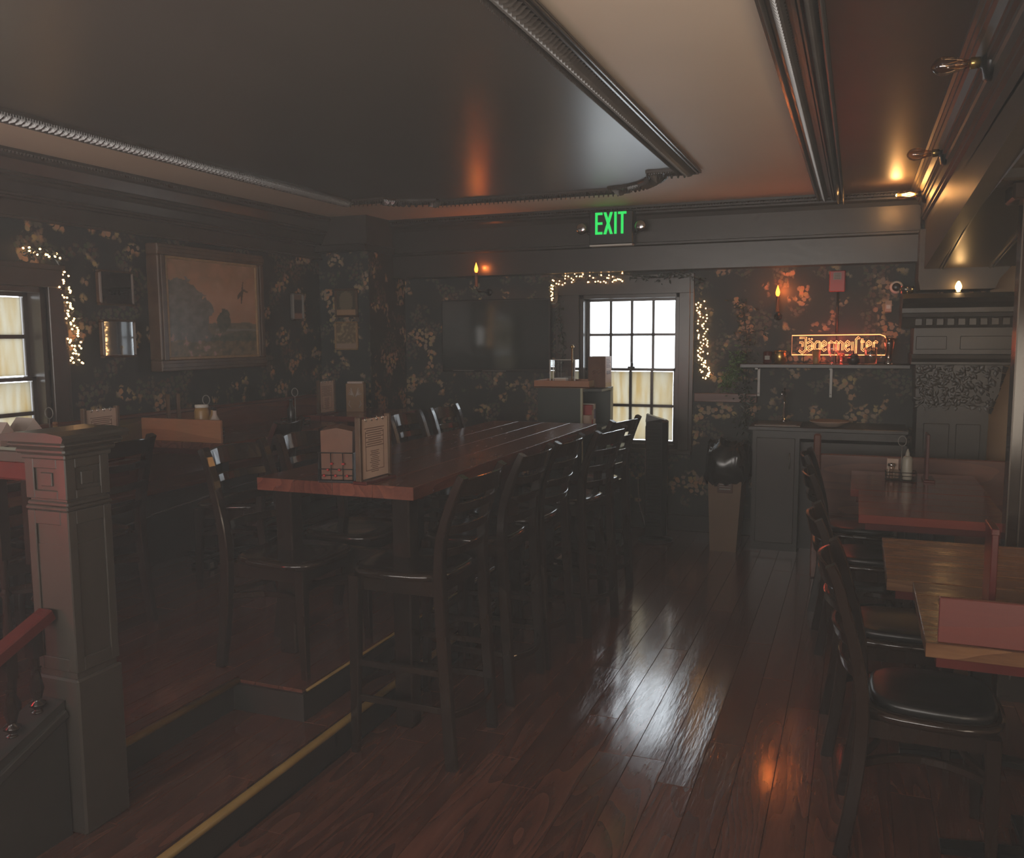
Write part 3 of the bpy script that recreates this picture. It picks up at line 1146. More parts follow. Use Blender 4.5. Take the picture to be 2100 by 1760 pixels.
b = MB()
ring(b, .073, .12, 1.0, 0)
for s in (-1, 1):        # stile-and-rail relief on each face
    for ax in (0, 1):
        for (u0, u1, w0, w1) in ((-.079, -.050, .62, 1.10), (.050, .079, .62, 1.10), (-.05, .05, 1.06, 1.10), (-.05, .05, .62, .66),
                                 (-.079, -.045, 1.135, 1.255), (.045, .079, 1.135, 1.255), (-.045, .045, 1.225, 1.255), (-.045, .045, 1.135, 1.16)):
            if ax == 0:
                b.box(min(s * .073, s * .080), u0, z_(w0), max(s * .073, s * .080), u1, z_(w1), ch=.002)
            else:
                b.box(u0, min(s * .073, s * .080), z_(w0), u1, max(s * .073, s * .080), z_(w1), ch=.002)
b.build('shaft', M['newel'], t)
b = MB()
ring(b, .071, 1.0, 1.27, 0)
for s in (-1, 1):
    b.box(-.022, min(s * .071, s * .077), z_(1.172), .022, max(s * .071, s * .077), z_(1.212), ch=.002)
    b.box(min(s * .071, s * .077), -.022, z_(1.172), max(s * .071, s * .077), .022, z_(1.212), ch=.002)
b.build('head_block', M['newel'], t)
b = MB()
ring(b, .083, 1.102, 1.114)
ring(b, .079, 1.114, 1.128)
b.build('collar', M['newel'], t)
b = MB()
ring(b, .085, .12, .60, .006)
b.build('plinth', M['newel'], t)
b = MB()
ring(b, .086, 1.252, 1.268)
ring(b, .096, 1.268, 1.286, .006)
ring(b, .112, 1.286, 1.306, .008)
b.prism([(-.118, z_(1.306)), (.118, z_(1.306)), (.124, z_(1.318)), (.118, z_(1.326)), (.06, z_(1.333)), (-.06, z_(1.333)), (-.118, z_(1.326)), (-.124, z_(1.318))], -.121, .121, 'y')
b.build('cap', M['newel'], t)

BAL = [(.014, 0), (.014, .06), (.020, .07), (.020, .08), (.012, .09), (.010, .11), (.024, .15), (.024, .17), (.011, .20), (.014, .24), (.021, .34), (.013, .50), (.010, .56), (.018, .575), (.010, .59), (.013, .60), (.013, 1)]


def baluster(parent, x, y, z0, z1, m):
    h = z1 - z0
    b = MB().lathe([(r, q * h) for r, q in BAL], (x, y, z0), 10)
    b.box(x - .017, y - .017, z1 - .30 * h, x + .017, y + .017, z1)
    b.build('baluster', m, parent)


t = thing('platform_railing', 'dark turned-baluster railing running from the newel post towards the left wall', 'railing', (0, 0, 0))
MB().tube([(nx - .098, ny, 1.245), (XL + .02, ny, 1.245)], 0, sq=(.035, .018)).build('handrail', M['newel'], t)
MB().tube([(nx - .088, ny, 1.20), (XL + .02, ny, 1.20)], 0, sq=(.02, .03)).build('sub_rail', M['redlacq'], t)
MB().box(XL + .02, ny - .03, P - .01, nx - .085, ny + .03, P + .05).build('bottom_rail', M['newel'], t)
for i in range(14):
    baluster(t, nx - .16 - i * .135, ny, P + .05, 1.175, M['chair'])

t = thing('stair_handrail', 'glossy red handrail with turned balusters descending from the newel post', 'railing', (0, 0, 0))
hx = -2.19
zr_ = lambda y: .80 - (1.84 - y) * .42
MB().tube([(hx, 1.826, zr_(1.826)), (hx, 1.2, zr_(1.2)), (hx, .6, zr_(.6))], 0, sq=(.028, .018)).build('handrail', M['redlacq'], t)
zc_ = lambda y: .545 - (1.84 - y) * .42
for i in range(8):
    y = 1.775 - i * .085
    baluster(t, hx, y, zc_(y) - .02, zr_(y) - .012, M['chair'])
b = MB()
b.prism([(1.824, .001), (1.824, zc_(1.824)), (.5, zc_(.5)), (.5, .001)], hx - .06, hx + .05, 'x')
b.tube([(hx + .055, 1.822, zc_(1.83) - .04), (hx + .055, .5, zc_(.5) - .04)], 0, sq=(.008, .012))
b.build('stringer', M['riser'], t)

# ---------------------------------------------------------------- on the back wall
def lamp(name, loc, power, col, r=.02):
    d = bpy.data.lights.new(name, 'POINT')
    d.energy, d.color, d.shadow_soft_size = power, col, r
    o = bpy.data.objects.new(name, d)
    o.location = loc
    COL.objects.link(o)


t = thing('television', 'large black flat television mounted on the back wall left of the window', 'television', (-2.91, 7.0, 1.595))
b = MB()
b.box(-.505, .0, -.31, .505, .03, .31, ch=.004)
b.build('housing', M['black'], t)
MB().box(-.49, -.003, -.285, .49, .0005, .297).build('screen', M['screen'], t)
MB().box(-.40, -.004, -.305, -.20, .004, -.300).box(-.12, -.004, -.305, .1, .004, -.300).build('trim_strip', M['steel'], t)
MB().box(-.2, .03, -.15, .2, .078, .15).build('wall_bracket', M['blackiron'], t)

# exit sign
t = thing('exit_sign', 'black exit sign with green letters between two emergency lamp heads', 'sign', (-1.82, 6.84, 2.30))
MB().box(-.175, -.09, .0, .175, .018, .255, ch=.008).build('housing', M['black'], t)
MB().box(-.17, -.094, -.012, .17, -.02, .0).build('light_strip', M['white'], t)


def letter(ch, x, z, w, h, s):
    b = MB()
    y0, y1 = -.097, -.0905
    if ch == 'E':
        b.box(x, y0, z, x + s, y1, z + h)
        for q in (0, (h - s) / 2, h - s):
            b.box(x + s, y0, z + q, x + w, y1, z + q + s)
    elif ch == 'X':
        for m_ in (1, -1):
            xa, xb = (x, x + w - s * 1.15) if m_ == 1 else (x + w - s * 1.15, x)
            b.prism([(xa, z), (xa + s * 1.15, z), (xb + s * 1.15, z + h), (xb, z + h)], y0 - .0003 * m_, y1, 'y')
    elif ch == 'I':
        b.box(x, y0, z, x + s, y1, z + h)
    elif ch == 'T':
        b.box(x, y0, z + h - s, x + w, y1, z + h)
        b.box(x + (w - s) / 2, y0, z, x + (w + s) / 2, y1, z + h - s)
    return b


for ch, x, w in (('E', -.125, .058), ('X', -.058, .074), ('I', .028, .02), ('T', .058, .066)):
    letter(ch, x, .078, w, .168, .019).build('letter', M['exitgreen'], t)
for s in (-1, 1):
    hd_b = MB().tube([(s * .17, -.03, .08), (s * .21, -.05, .11)], .012, 8).lathe([(.012, .02), (.034, 0), (.046, -.03), (.046, -.04)], (s * .235, -.06, .13), 18, 'y')
    hd_ = hd_b.build('lamp_head', M['black'], t)
    MB().lathe([(.042, -.041), (.040, -.047), (.02, -.052), (.002, -.053)], (s * .235, -.06, .13), 18, 'y').build('lens', M['chrome'], hd_)

# candle sconces
for (x, y, z, pw, lab) in ((-2.99, 6.80, 2.0, .9, 'candle sconce with orange flame bulb against the dark fascia above the television'),
                           (-.578, 6.99, 1.76, 2.0, 'candle sconce with orange flame bulb glowing on the floral wallpaper above the neon shelf')):
    t = thing('candle_sconce', lab, 'sconce', (x, y, z), 0, 'candle sconces on the back wall')
    MB().lathe([(.013, 0), (.020, .004), (.013, .010), (.013, .115), (.016, .118), (.010, .122)], (0, 0, 0), 14).build('candle_tube', M['frame'], t)
    MB().lathe([(.007, .120), (.0145, .135), (.016, .150), (.011, .172), (.004, .195), (.001, .204)], (0, 0, 0), 12).build('flame_bulb', M['flame'], t)
    MB().tube([(0, .0, .0), (0, .03, -.035), (0, YB - y - .01, -.03)], .006, 8).lathe([(.03, YB - y - .012), (.03, YB - y - .001)], (0, 0, -.03), 14, 'y').build('wall_arm', M['blackiron'], t)
    lamp('candle_light', (x + .02, y - .045, z + .16), pw, (1.0, .23, .04), .02)
    lamp('candle_light', (x + .03, y + .03, z + .165), .8, (1.0, .16, .03), .012)

# fire alarm, camera, sensor, conduit
t = thing('fire_alarm', 'red fire alarm box with white label high on the wallpaper', 'alarm', (-.158, YB, 1.985))
MB().box(-.056, -.05, -.078, .056, -.001, .078, ch=.006).build('housing', M['red'], t)
MB().box(-.028, -.053, .012, .028, -.050, .062).build('label_plate', M['grey'], t)
b = MB()
for k in range(4):
    b.box(-.022, -.0545, .018 + k * .011, .022, -.053, .022 + k * .011)
b.build('print', M['ink'], t)
tag(MB().tube([(-.152, YB - .012, 1.905), (-.15, YB - .012, 1.60)], .009, 10).build('conduit', M['paint']), 'thin dark conduit running down from the red alarm box', 'pipe')
t = thing('security_camera', 'small white camera with black lens high on the wallpaper beside the mantel', 'camera', (.248, YB, 1.93))
b = MB()
b.lathe([(.044, -.001), (.046, -.02), (.046, -.05), (.036, -.062)], (0, 0, 0), 20, 'y')
b.build('housing', M['white'], t)
MB().lathe([(.031, -.0625), (.026, -.07), (.012, -.073), (.001, -.074)], (0, 0, 0), 18, 'y').build('lens', M['black'], t)
t = thing('motion_sensor', 'small beige motion sensor below the white camera', 'sensor', (.20, YB, 1.79))
MB().prism([(-.001, -.04), (-.03, -.036), (-.036, .02), (-.028, .045), (-.001, .045)], -.022, .022, 'x').build('housing', M['paper'], t)
MB().box(-.014, -.0375, -.015, .014, -.034, .012).build('lens', M['white'], t)

# shelf with neon and glasses
t = thing('wall_shelf', 'long dark shelf on white brackets under the neon sign', 'shelf', (-.22, YB, 1.372))
MB().box(-.61, -.24, -.03, .575, -.001, .0, ch=.004).build('board', M['paint'], t)
for x in (-.49, .04):
    MB().box(x - .011, -.012, -.26, x + .011, -.001, -.031, ch=.002).box(x - .011, -.20, -.042, x + .011, -.001, -.031).lathe([(.0045, -.0125), (.0045, -.014)], (x, 0, -.235), 8, 'y').build('bracket', M['steel'], t)

t = thing('neon_sign', 'glowing orange neon sign with blackletter script in a rounded frame, on the wall shelf', 'sign', (-.13, 6.99, 1.373))
sx0 = -.335
fr_ = []
x0, x1, z0, z1 = -.335, .325, .065, .215
fr_ = [(x0, 0, z0), (x1, 0, z0), (x1, 0, z1 - .045), (x1 - .013, 0, z1 - .013), (x1 - .045, 0, z1), (x0, 0, z1 - .004)]
MB().tube(fr_, .0032, 8, closed=True).build('frame_tube', M['neon'], t)
GL = {'J': (.62, [[(.05, 1.0), (.55, 1.0), (.55, .05), (.28, -.22), (.02, .0)], [(.05, .62), (.30, .62), (.30, .3)]]),
      'a': (.58, [[(.05, .58), (.28, .72), (.45, .58), (.45, .05)], [(.45, .36), (.2, .34), (.06, .18), (.2, 0), (.45, .12)]]),
      '"': (0, [[(-.42, .88), (-.38, .94)], [(-.2, .88), (-.16, .94)]]),
      'g': (.56, [[(.45, .68), (.2, .70), (.06, .5), (.06, .18), (.2, .04), (.45, .12)], [(.45, .68), (.45, -.12), (.25, -.26), (.06, -.14)]]),
      'e': (.50, [[(.08, .32), (.36, .46), (.36, .62), (.22, .72), (.08, .58), (.08, .14), (.22, 0), (.40, .12)]]),
      'r': (.44, [[(.10, 0), (.10, .66)], [(.10, .52), (.24, .70), (.38, .60)]]),
      'm': (.86, [[(.08, .0), (.08, .66)], [(.08, .52), (.24, .70), (.38, .58), (.38, .02)], [(.38, .54), (.54, .70), (.70, .58), (.70, .02)]]),
      'i': (.26, [[(.10, .0), (.10, .68)]]),
      's': (.42, [[(.10, -.22), (.10, .86), (.26, 1.02), (.36, .92)]]),
      't': (.42, [[(.14, .92), (.14, .10), (.26, .0), (.36, .10)], [(.02, .68), (.34, .68)]])}


def outline(stroke, w):
    P2 = [Vector(p) for p in stroke]
    L = offset(P2, w)
    Rr = offset(P2, -w)
    return [(q.x, q.y) for q in L] + [(q.x, q.y) for q in reversed(Rr)]


adv = sum(GL[c][0] for c in 'Jagermeister')
sc_ = .555 / adv
x = -.285
for c in 'Ja"germeister':
    w, strokes = GL[c]
    b = MB()
    for stt in strokes:
        o2 = outline(stt, .055)
        b.tube([(x + px * sc_ * 1.0, -.004, .098 + pz * .095) for px, pz in o2], .0022, 6, closed=True)
    b.build('letter', M['neon'], t)
    x += w * sc_
b = MB()
for xx in (-.25, -.02, .25):
    b.tube([(xx, .012, .001), (xx, .012, .21)], .004, 6)
b.tube([(-.33, .012, .010), (.32, .012, .010)], .004, 6)
b.build('stand', M['black'], t)
lamp('neon_light', (-.13, 6.93, 1.50), 2.6, (1.0, .07, .05), .06)

gz = 1.373


def cup(name, lab, cat, x, y, z, prof, m, extra=None, parts=None):
    t = thing(name, lab, cat, (x, y, z))
    MB().lathe(prof, (0, 0, 0), 18).build('body', m, t)
    for (nm, pr2, mm) in (parts or []):
        MB().lathe(pr2, (0, 0, 0), 18).build(nm, mm, t)
    return t


def tumbler(r0, r1, h):
    return [(r0 * .9, 0), (r0, .006), (r1, h), (r1 - .003, h), (r0 - .003, .01), (.001, .009)]


t = thing('drink_can', 'short dark red can at the left end of the wall shelf', 'can', (-.635, 6.93, gz))
MB().lathe([(.030, 0), (.034, .005), (.034, .085), (.030, .092), (.028, .089)], (0, 0, 0), 16).build('body', M['redlacq'], t)
MB().box(-.018, -.0355, .03, .018, -.0335, .06).build('label_plate', M['grey'], t)
t = thing('brass_tin', 'shiny brass tin beside the neon sign on the wall shelf', 'tin', (-.545, 6.93, gz))
MB().lathe([(.042, 0), (.045, .003), (.045, .092), (.042, .096)], (0, 0, 0), 22).build('body', M['brass'], t)
MB().lathe([(.0465, .084), (.0465, .096), (.040, .099), (.001, .099)], (0, 0, 0), 22).build('lid', M['brass'], t)
t = thing('orange_cup', 'orange paper cup in front of the neon letters', 'cup', (-.285, 6.92, gz))
MB().lathe(tumbler(.022, .032, .10), (0, 0, 0), 18).build('body', M['mustard'], t)
MB().lathe([(.0315, .098), (.034, .100), (.034, .104), (.0315, .105)], (0, 0, 0), 18).build('rim', M['mustard'], t)
t = thing('drinking_glass', 'clear stemmed glass in front of the middle of the neon sign', 'glass', (-.175, 6.90, gz))
MB().lathe([(.030, 0), (.030, .004), (.005, .010), (.004, .05), (.022, .07), (.032, .11), (.028, .15)], (0, 0, 0), 18).build('bowl', M['clear'], t)
t = thing('drinking_glass', 'small cloudy tumbler just left of the black round pot', 'glass', (-.112, 6.92, gz))
MB().lathe(tumbler(.022, .028, .075), (0, 0, 0), 18).build('body', M['jar'], t)
t = thing('black_pot', 'round black lidded pot in front of the neon sign', 'pot', (-.028, 6.92, gz))
MB().lathe([(.028, 0), (.042, .012), (.046, .035), (.040, .055)], (0, 0, 0), 18).build('body', M['black'], t)
MB().lathe([(.042, .055), (.03, .070), (.008, .076), (.008, .084), (.012, .088), (.001, .092)], (0, 0, 0), 18).build('lid', M['black'], t)
t = thing('mug', 'wide red-lit glass mug near the right end of the neon sign', 'mug', (.09, 6.92, gz))
MB().lathe([(.038, 0), (.045, .006), (.043, .06), (.046, .12), (.043, .122), (.038, .012), (.001, .01)], (0, 0, 0), 20).build('body', M['clear'], t)
MB().tube([(.043, 0, .095), (.07, 0, .09), (.072, 0, .05), (.044, 0, .03)], .005, 8).build('handle', M['clear'], t)
t = thing('tall_glass', 'tall curved beer glass at the right end of the wall shelf', 'glass', (.21, 6.92, gz))
MB().lathe([(.030, 0), (.032, .006), (.022, .03), (.024, .07), (.036, .15), (.034, .19), (.031, .19), (.02, .03), (.001, .02)], (0, 0, 0), 20).build('body', M['jar'], t)

# counter, sink, tap, plate
t = thing('service_counter', 'dark brown service counter below the wall shelf, with sink', 'counter', (-.2, 6.82, 0))
MB().box(-.53, -.23, .895, .55, .255, .925, ch=.004).build('worktop', M['paint'], t)
MB().box(-.50, -.19, 0, -.17, .25, .895).box(-.17, -.05, 0, .55, .25, .80).box(-.17, -.19, .84, .53, .25, .895).build('body', M['paint'], t)
MB().box(-.47, -.20, .06, -.20, -.19, .84, ch=.003).build('door', M['paint_gloss'], t)
MB().tube([(-.235, -.205, .62), (-.235, -.225, .63), (-.235, -.225, .72), (-.235, -.205, .73)], .005, 8).build('handle', M['steel'], t.children[-1])
MB().box(-.49, -.19, .925, -.17, .18, .932, ch=.002).box(-.46, -.16, .90, -.20, .12, .9335).build('sink', M['steel'], t)
t = thing('tap', 'slim chrome tap standing at the back of the counter sink', 'tap', (-.505, 6.94, .934))
MB().lathe([(.026, 0), (.024, .006), (.011, .012), (.011, .14), (.009, .145)], (0, 0, 0), 14).build('base', M['chrome'], t)
MB().tube([(0, 0, .13), (.002, 0, .20), (-.002, -.02, .225), (-.012, -.07, .225), (-.014, -.085, .205)], .008, 10).build('spout', M['chrome'], t)
MB().tube([(0, 0, .21), (0, .01, .245), (0, .035, .25)], .006, 8).build('lever', M['chrome'], t)
t = thing('oval_platter', 'pale oval platter lying on the dark counter', 'plate', (-.175, 6.76, .926))
b = MB()
vs, fs = [], []
pro = [(.55, 0), (.62, .004), (.95, .020), (1.0, .024), (.96, .026), (.6, .010), (.02, .008)]
for (r, h) in pro:
    for j in range(28):
        a = 2 * PI * j / 28
        vs.append((r * .135 * math.cos(a), r * .135 * math.sin(a), h * 1.5))
for i in range(len(pro) - 1):
    for j in range(28):
        fs.append((i * 28 + j, i * 28 + (j + 1) % 28, (i + 1) * 28 + (j + 1) % 28, (i + 1) * 28 + j))
fs += [tuple(range(28))[::-1], tuple((len(pro) - 1) * 28 + j for j in range(28))]
b.add(vs, fs, True)
b.build('dish', M['paper'], t)
MB().tube([(.137 * math.cos(a * PI / 14), .137 * math.sin(a * PI / 14), .037) for a in range(28)], .003, 6, closed=True).build('rim', M['paper'], t)

# litter bin
t = thing('litter_bin', 'tan rectangular bin with black bag bulging over its rim, left of the counter', 'bin', (-.87, 6.62, 0))
b = MB()
b.add([(-.105, -.15, 0), (.085, -.15, 0), (.085, .15, 0), (-.105, .15, 0), (-.125, -.16, .56), (.12, -.16, .56), (.12, .16, .56), (-.125, .16, .56)],
      [(0, 3, 2, 1), (4, 5, 6, 7), (0, 1, 5, 4), (1, 2, 6, 5), (2, 3, 7, 6), (3, 0, 4, 7)])
b.build('body', M['trash'], t)
MB().box(-.055, -.166, .44, .055, -.157, .53, ch=.003).build('label_plate', M['ink'], t)
MB().box(-.04, -.1675, .50, .04, -.166, .505).box(-.04, -.1675, .485, .04, -.166, .489).box(-.04, -.1675, .465, .04, -.166, .473).build('print', M['grey'], t)
b = MB()
rr = random.Random(11)
vs, fs = [], []
NN = 40
pr3 = [(.60, .52), (1.0, .50), (1.22, .54), (1.28, .62), (1.22, .70), (1.10, .76), (1.0, .79), (.86, .78), (.8, .70)]
jit = [[rr.uniform(-.11, .09) for _ in range(NN)] for _ in pr3]
for k, (r, h) in enumerate(pr3):
    for j in range(NN):
        a = 2 * PI * j / NN
        c, s_ = math.cos(a), math.sin(a)
        u = math.copysign(abs(c) ** .6, c) * .128
        v = math.copysign(abs(s_) ** .6, s_) * .165
        q = r + jit[k][j] + .07 * math.sin(9 * a + k * 1.3)
        vs.append((u * q, v * q, h + .02 * math.sin(5 * a + k * 1.7) + jit[k][(j * 3) % NN] * .15))
for i in range(len(pr3) - 1):
    for j in range(NN):
        fs.append((i * NN + j, i * NN + (j + 1) % NN, (i + 1) * NN + (j + 1) % NN, (i + 1) * NN + j))
b.add(vs, fs, True)
b.build('bag', M['bag'], t)

# tower heater
t = thing('tower_fan', 'black tower fan on round base in front of the window', 'fan', (-1.42, 6.66, 0))
MB().lathe([(.135, 0), (.135, .010), (.10, .022), (.05, .03), (.04, .05), (.001, .05)], (0, 0, 0), 28).build('base', M['black'], t)
b = MB()
b.prism([(-.075, -.055), (.055, -.065), (.085, -.02), (.080, .05), (-.05, .06), (-.085, .02)], .045, .93, 'z')
b.build('column', M['black'], t)
b = MB()
b.add([(-.078, -.058, .931), (.057, -.067, .931), (.087, -.02, .931), (.082, .052, .931), (-.052, .062, .931), (-.087, .02, .931),
       (-.073, -.05, .99), (.045, -.055, .955), (.07, -.02, .945), (.066, .04, .945), (-.045, .05, .975), (-.08, .02, .99)],
      [(0, 1, 2, 3, 4, 5), (6, 7, 8, 9, 10, 11)] + [(i, (i + 1) % 6, 6 + (i + 1) % 6, 6 + i) for i in range(6)])
b.build('head', M['black'], t)
MB().box(-.0775, -.058, .2, -.0745, -.050, .9).build('trim_strip', M['chrome'], t)
b = MB()
for k in range(30):
    b.box(-.062, -.0665, .12 + k * .026, .048, -.055, .128 + k * .026)
b.build('grille', M['blackiron'], t)
tag(MB().tube([(-1.50, 6.70, .05), (-1.60, 6.85, .25), (-1.66, 7.05, .48), (-1.67, 7.07, .50)], .005, 6).build('power_cord', M['steel']), 'pale cord running down the wall to the tower fan', 'cord')

# ---------------------------------------------------------------- garlands, fairy lights, hanging plant
rg_ = random.Random(5)


def leaf(b, p, d, L, W):
    d = Vector(d).normalized()
    u = d.cross(Vector((rg_.uniform(-1, 1), rg_.uniform(-1, 1), rg_.uniform(-1, 1)))).normalized()
    n = d.cross(u)
    p = Vector(p)
    b.add([p, p + d * L * .5 + u * W + n * W * .3, p + d * L, p + d * L * .5 - u * W + n * W * .3, p + d * L * .5 - n * W * .15], [(0, 1, 4), (1, 2, 4), (2, 3, 4), (3, 0, 4)])


def fairy(label, spine, nrm, n, spread, leaves=60):
    """string of warm bulbs bunched along a spine"""
    t = thing('fairy_lights', label, 'lights', spine[0])
    o0 = Vector(spine[0])
    S_ = [Vector(p) - o0 for p in spine]
    segs = len(S_) - 1

    def at(f):
        f = min(.9999, max(0, f)) * segs
        i = int(f)
        return S_[i].lerp(S_[i + 1], f - i)
    pts = []
    nrm = Vector(nrm)
    side = (S_[-1] - S_[0]).normalized().cross(nrm).normalized()
    for i in range(n):
        p = at((i + rg_.random() * .8) / n) + side * rg_.uniform(-spread, spread) + nrm * rg_.uniform(.004, .03)
        pts.append(p)
    MB().tube(pts, .0016, 4, smooth=False).build('wire', M['wire'], t)
    bm_ = None
    for p in pts:
        if bm_ is None:
            o = MB().lathe([(.001, -.007), (.0055, -.003), (.0055, .003), (.001, .008)], (0, 0, 0), 6).build('bulb', M['fairy'], t)
            bm_ = o.data
        else:
            o = bpy.data.objects.new('bulb', bm_)
            COL.objects.link(o)
            o.parent = t
        o.location = p
        o.rotation_euler = (rg_.uniform(0, 3), rg_.uniform(0, 3), 0)
    b = MB()
    for i in range(leaves):
        p = at(rg_.random()) + side * rg_.uniform(-spread, spread) * 1.2 + nrm * rg_.uniform(.003, .02)
        leaf(b, p, (rg_.uniform(-1, 1), rg_.uniform(-1, 1), rg_.uniform(-1, .6)), rg_.uniform(.02, .045), rg_.uniform(.005, .010))
    b.build('leaves', M['leafdark'], t)['kind'] = 'stuff'
    mid = at(.5) + o0 + nrm * .06
    return t


YW = YB - .04
fairy('cluster of warm fairy lights along the top left of the back window casing', [(-2.40, YW, 1.90), (-2.40, YW, 2.03), (-2.2, YW, 2.07), (-1.95, YW, 2.055), (-1.78, YW, 2.06)], (0, -1, 0), 54, .035, 70)
fairy('column of warm fairy lights hanging right of the back window', [(-1.17, YW + .03, 1.86), (-1.14, YW + .03, 1.6), (-1.15, YW + .03, 1.4), (-1.12, YW + .03, 1.24)], (0, -1, 0), 78, .045, 60)
fairy('column of warm fairy lights hanging right of the left window', [(XL + .01, 3.80, 1.98), (XL + .01, 3.83, 1.80), (XL + .01, 3.86, 1.60), (XL + .01, 3.88, 1.44)], (1, 0, 0), 62, .045, 50)
fairy('few warm fairy lights above the top corner of the left window', [(XL + .05, 3.52, 2.07), (XL + .05, 3.66, 2.08), (XL + .05, 3.77, 2.05)], (1, 0, 0), 12, .02, 70)


def garland(label, spine, n, sp, m, L=(.02, .05), name='garland', cat='garland', loc=None):
    t = thing(name, label, cat, spine[0])
    o0 = Vector(spine[0])
    S_ = [Vector(p) - o0 for p in spine]
    MB().tube(S_, .003, 5).build('stem', M['wire'], t)
    b = MB()
    for i in range(n):
        f = rg_.random() * (len(S_) - 1)
        k = min(int(f), len(S_) - 2)
        p = S_[k].lerp(S_[k + 1], f - k) + Vector((rg_.gauss(0, sp), rg_.gauss(0, sp) * .5 - .01, rg_.gauss(0, sp)))
        p.y = min(p.y, .01)
        leaf(b, p, (rg_.uniform(-1, 1), rg_.uniform(-1, .2), rg_.uniform(-1, .5)), rg_.uniform(*L), rg_.uniform(.005, .011))
    b.build('leaves', m, t)['kind'] = 'stuff'
    return t


garland('bare leafy garland over the top right of the back window casing', [(-1.72, YW, 2.07), (-1.5, YW, 2.05), (-1.32, YW, 2.08), (-1.16, YW + .02, 2.02)], 90, .018, M['leafdark'])
garland('thin unlit garland hanging between the television and the back window', [(-2.35, YW, 1.96), (-2.33, YW, 1.7), (-2.30, YW, 1.5), (-2.32, YW, 1.28)], 110, .016, M['leafdark'])
garland('bright green artificial ivy hanging off the left end of the wall shelf', [(-.86, 7.0, 1.44), (-.90, 6.98, 1.30), (-.95, 6.98, 1.18)], 330, .034, M['leaf'], (.02, .05), 'hanging_ivy', 'plant')
garland('dark wispy greenery trailing down beside the shelf bracket to the counter', [(-.84, 7.03, 1.83), (-.80, 7.02, 1.55), (-.80, 7.0, 1.3), (-.80, 7.0, 1.0), (-.79, 7.0, .88)], 300, .04, M['leafdark'], (.02, .06), 'trailing_greenery', 'plant')

# ---------------------------------------------------------------- pictures
def canvas(b_name, mat_name, nx_, nz_, fn, pl, parent):
    """vertex-coloured flat picture; pl(u,v)->3D"""
    me = bpy.data.meshes.new(b_name)
    vs = [pl(i / nx_, j / nz_) for j in range(nz_ + 1) for i in range(nx_ + 1)]
    fs = [(j * (nx_ + 1) + i, j * (nx_ + 1) + i + 1, (j + 1) * (nx_ + 1) + i + 1, (j + 1) * (nx_ + 1) + i) for j in range(nz_) for i in range(nx_)]
    me.from_pydata(vs, [], fs)
    ca = me.color_attributes.new('paint', 'FLOAT_COLOR', 'POINT')
    for j in range(nz_ + 1):
        for i in range(nx_ + 1):
            ca.data[j * (nx_ + 1) + i].color = (*fn(i / nx_, j / nz_), 1)
    m = mat(mat_name, (0, 0, 0), .35, 0, .5)
    at = nd(m, 'ShaderNodeAttribute')
    at.attribute_name = 'paint'
    lk(m, at.outputs['Color'], bsdf(m).inputs['Base Color'])
    me.materials.append(m)
    o = bpy.data.objects.new(b_name, me)
    COL.objects.link(o)
    o.parent = parent
    return o


from mathutils import noise as mn


def fbm(x, y, s=0):
    return sum(mn.noise(Vector((x * 2 ** k, y * 2 ** k, s + k))) * .5 ** k for k in range(4))


def mixc(a, b, t_):
    t_ = min(1, max(0, t_))
    return tuple(p * (1 - t_) + q * t_ for p, q in zip(a, b))


def landscape(u, v):
    n = fbm(u * 5, v * 5)
    n2 = fbm(u * 14, v * 14, 5)
    sky = mixc((.30, .15, .085), (.19, .12, .07), v + n * .8)
    sky = mixc(sky, (.36, .20, .13), max(0, .5 - abs(v - .62) * 2.2) + n * .5)
    c = sky
    # far hills and pale river strip
    if v < .36 + .02 * n:
        c = mixc((.075, .07, .05), (.13, .11, .075), .5 + n2)
    if .27 < v < .30 and u > .5:
        c = (.14, .13, .10)
    # right dark bank
    if v < .25 + .03 * math.sin(u * 9) and u > .42:
        c = mixc((.045, .05, .033), (.09, .085, .055), .5 + n2)
    # big tree mass at left
    edge = .44 + .10 * n + .04 * n2
    top = .80 - 1.5 * max(0, u - .28) ** 1.0 + .10 * n + .05 * n2
    if u < edge + .02 and v < top:
        c = mixc((.07, .068, .058), (.12, .115, .10), .45 + n2 * .9)
    # bush right of centre
    if (u - .60) ** 2 * 3 + (v - .38) ** 2 * 1.6 < .022 + .012 * n + .01 * n2:
        c = mixc((.035, .04, .03), (.075, .072, .05), .5 + n2)
    # foreground meadow with flowers
    if v < .16 + .03 * n:
        c = mixc((.065, .055, .033), (.15, .11, .06), .5 + n2 * 1.2)
    if n2 > .42 and v < .24 and u < .6:
        c = (.26, .15, .12)
    # flying bird: slim body, one raised wing swept back, one short wing
    bx_, bz_ = u - .835, v - .70
    if abs(bx_ - bz_ * .12) < .013 * (1 - abs(bz_ + .01) * 5) and abs(bz_) < .12:
        c = (.06, .04, .025)
    if 0 < bx_ < .075 and abs(bz_ - .035 + bx_ * .35) < .018 - bx_ * .16:
        c = (.07, .045, .03)
    if -.055 < bx_ < 0 and abs(bz_ - .01 - bx_ * 1.2) < .024:
        c = (.06, .04, .028)
    return tuple(q * 1.5 for q in c)


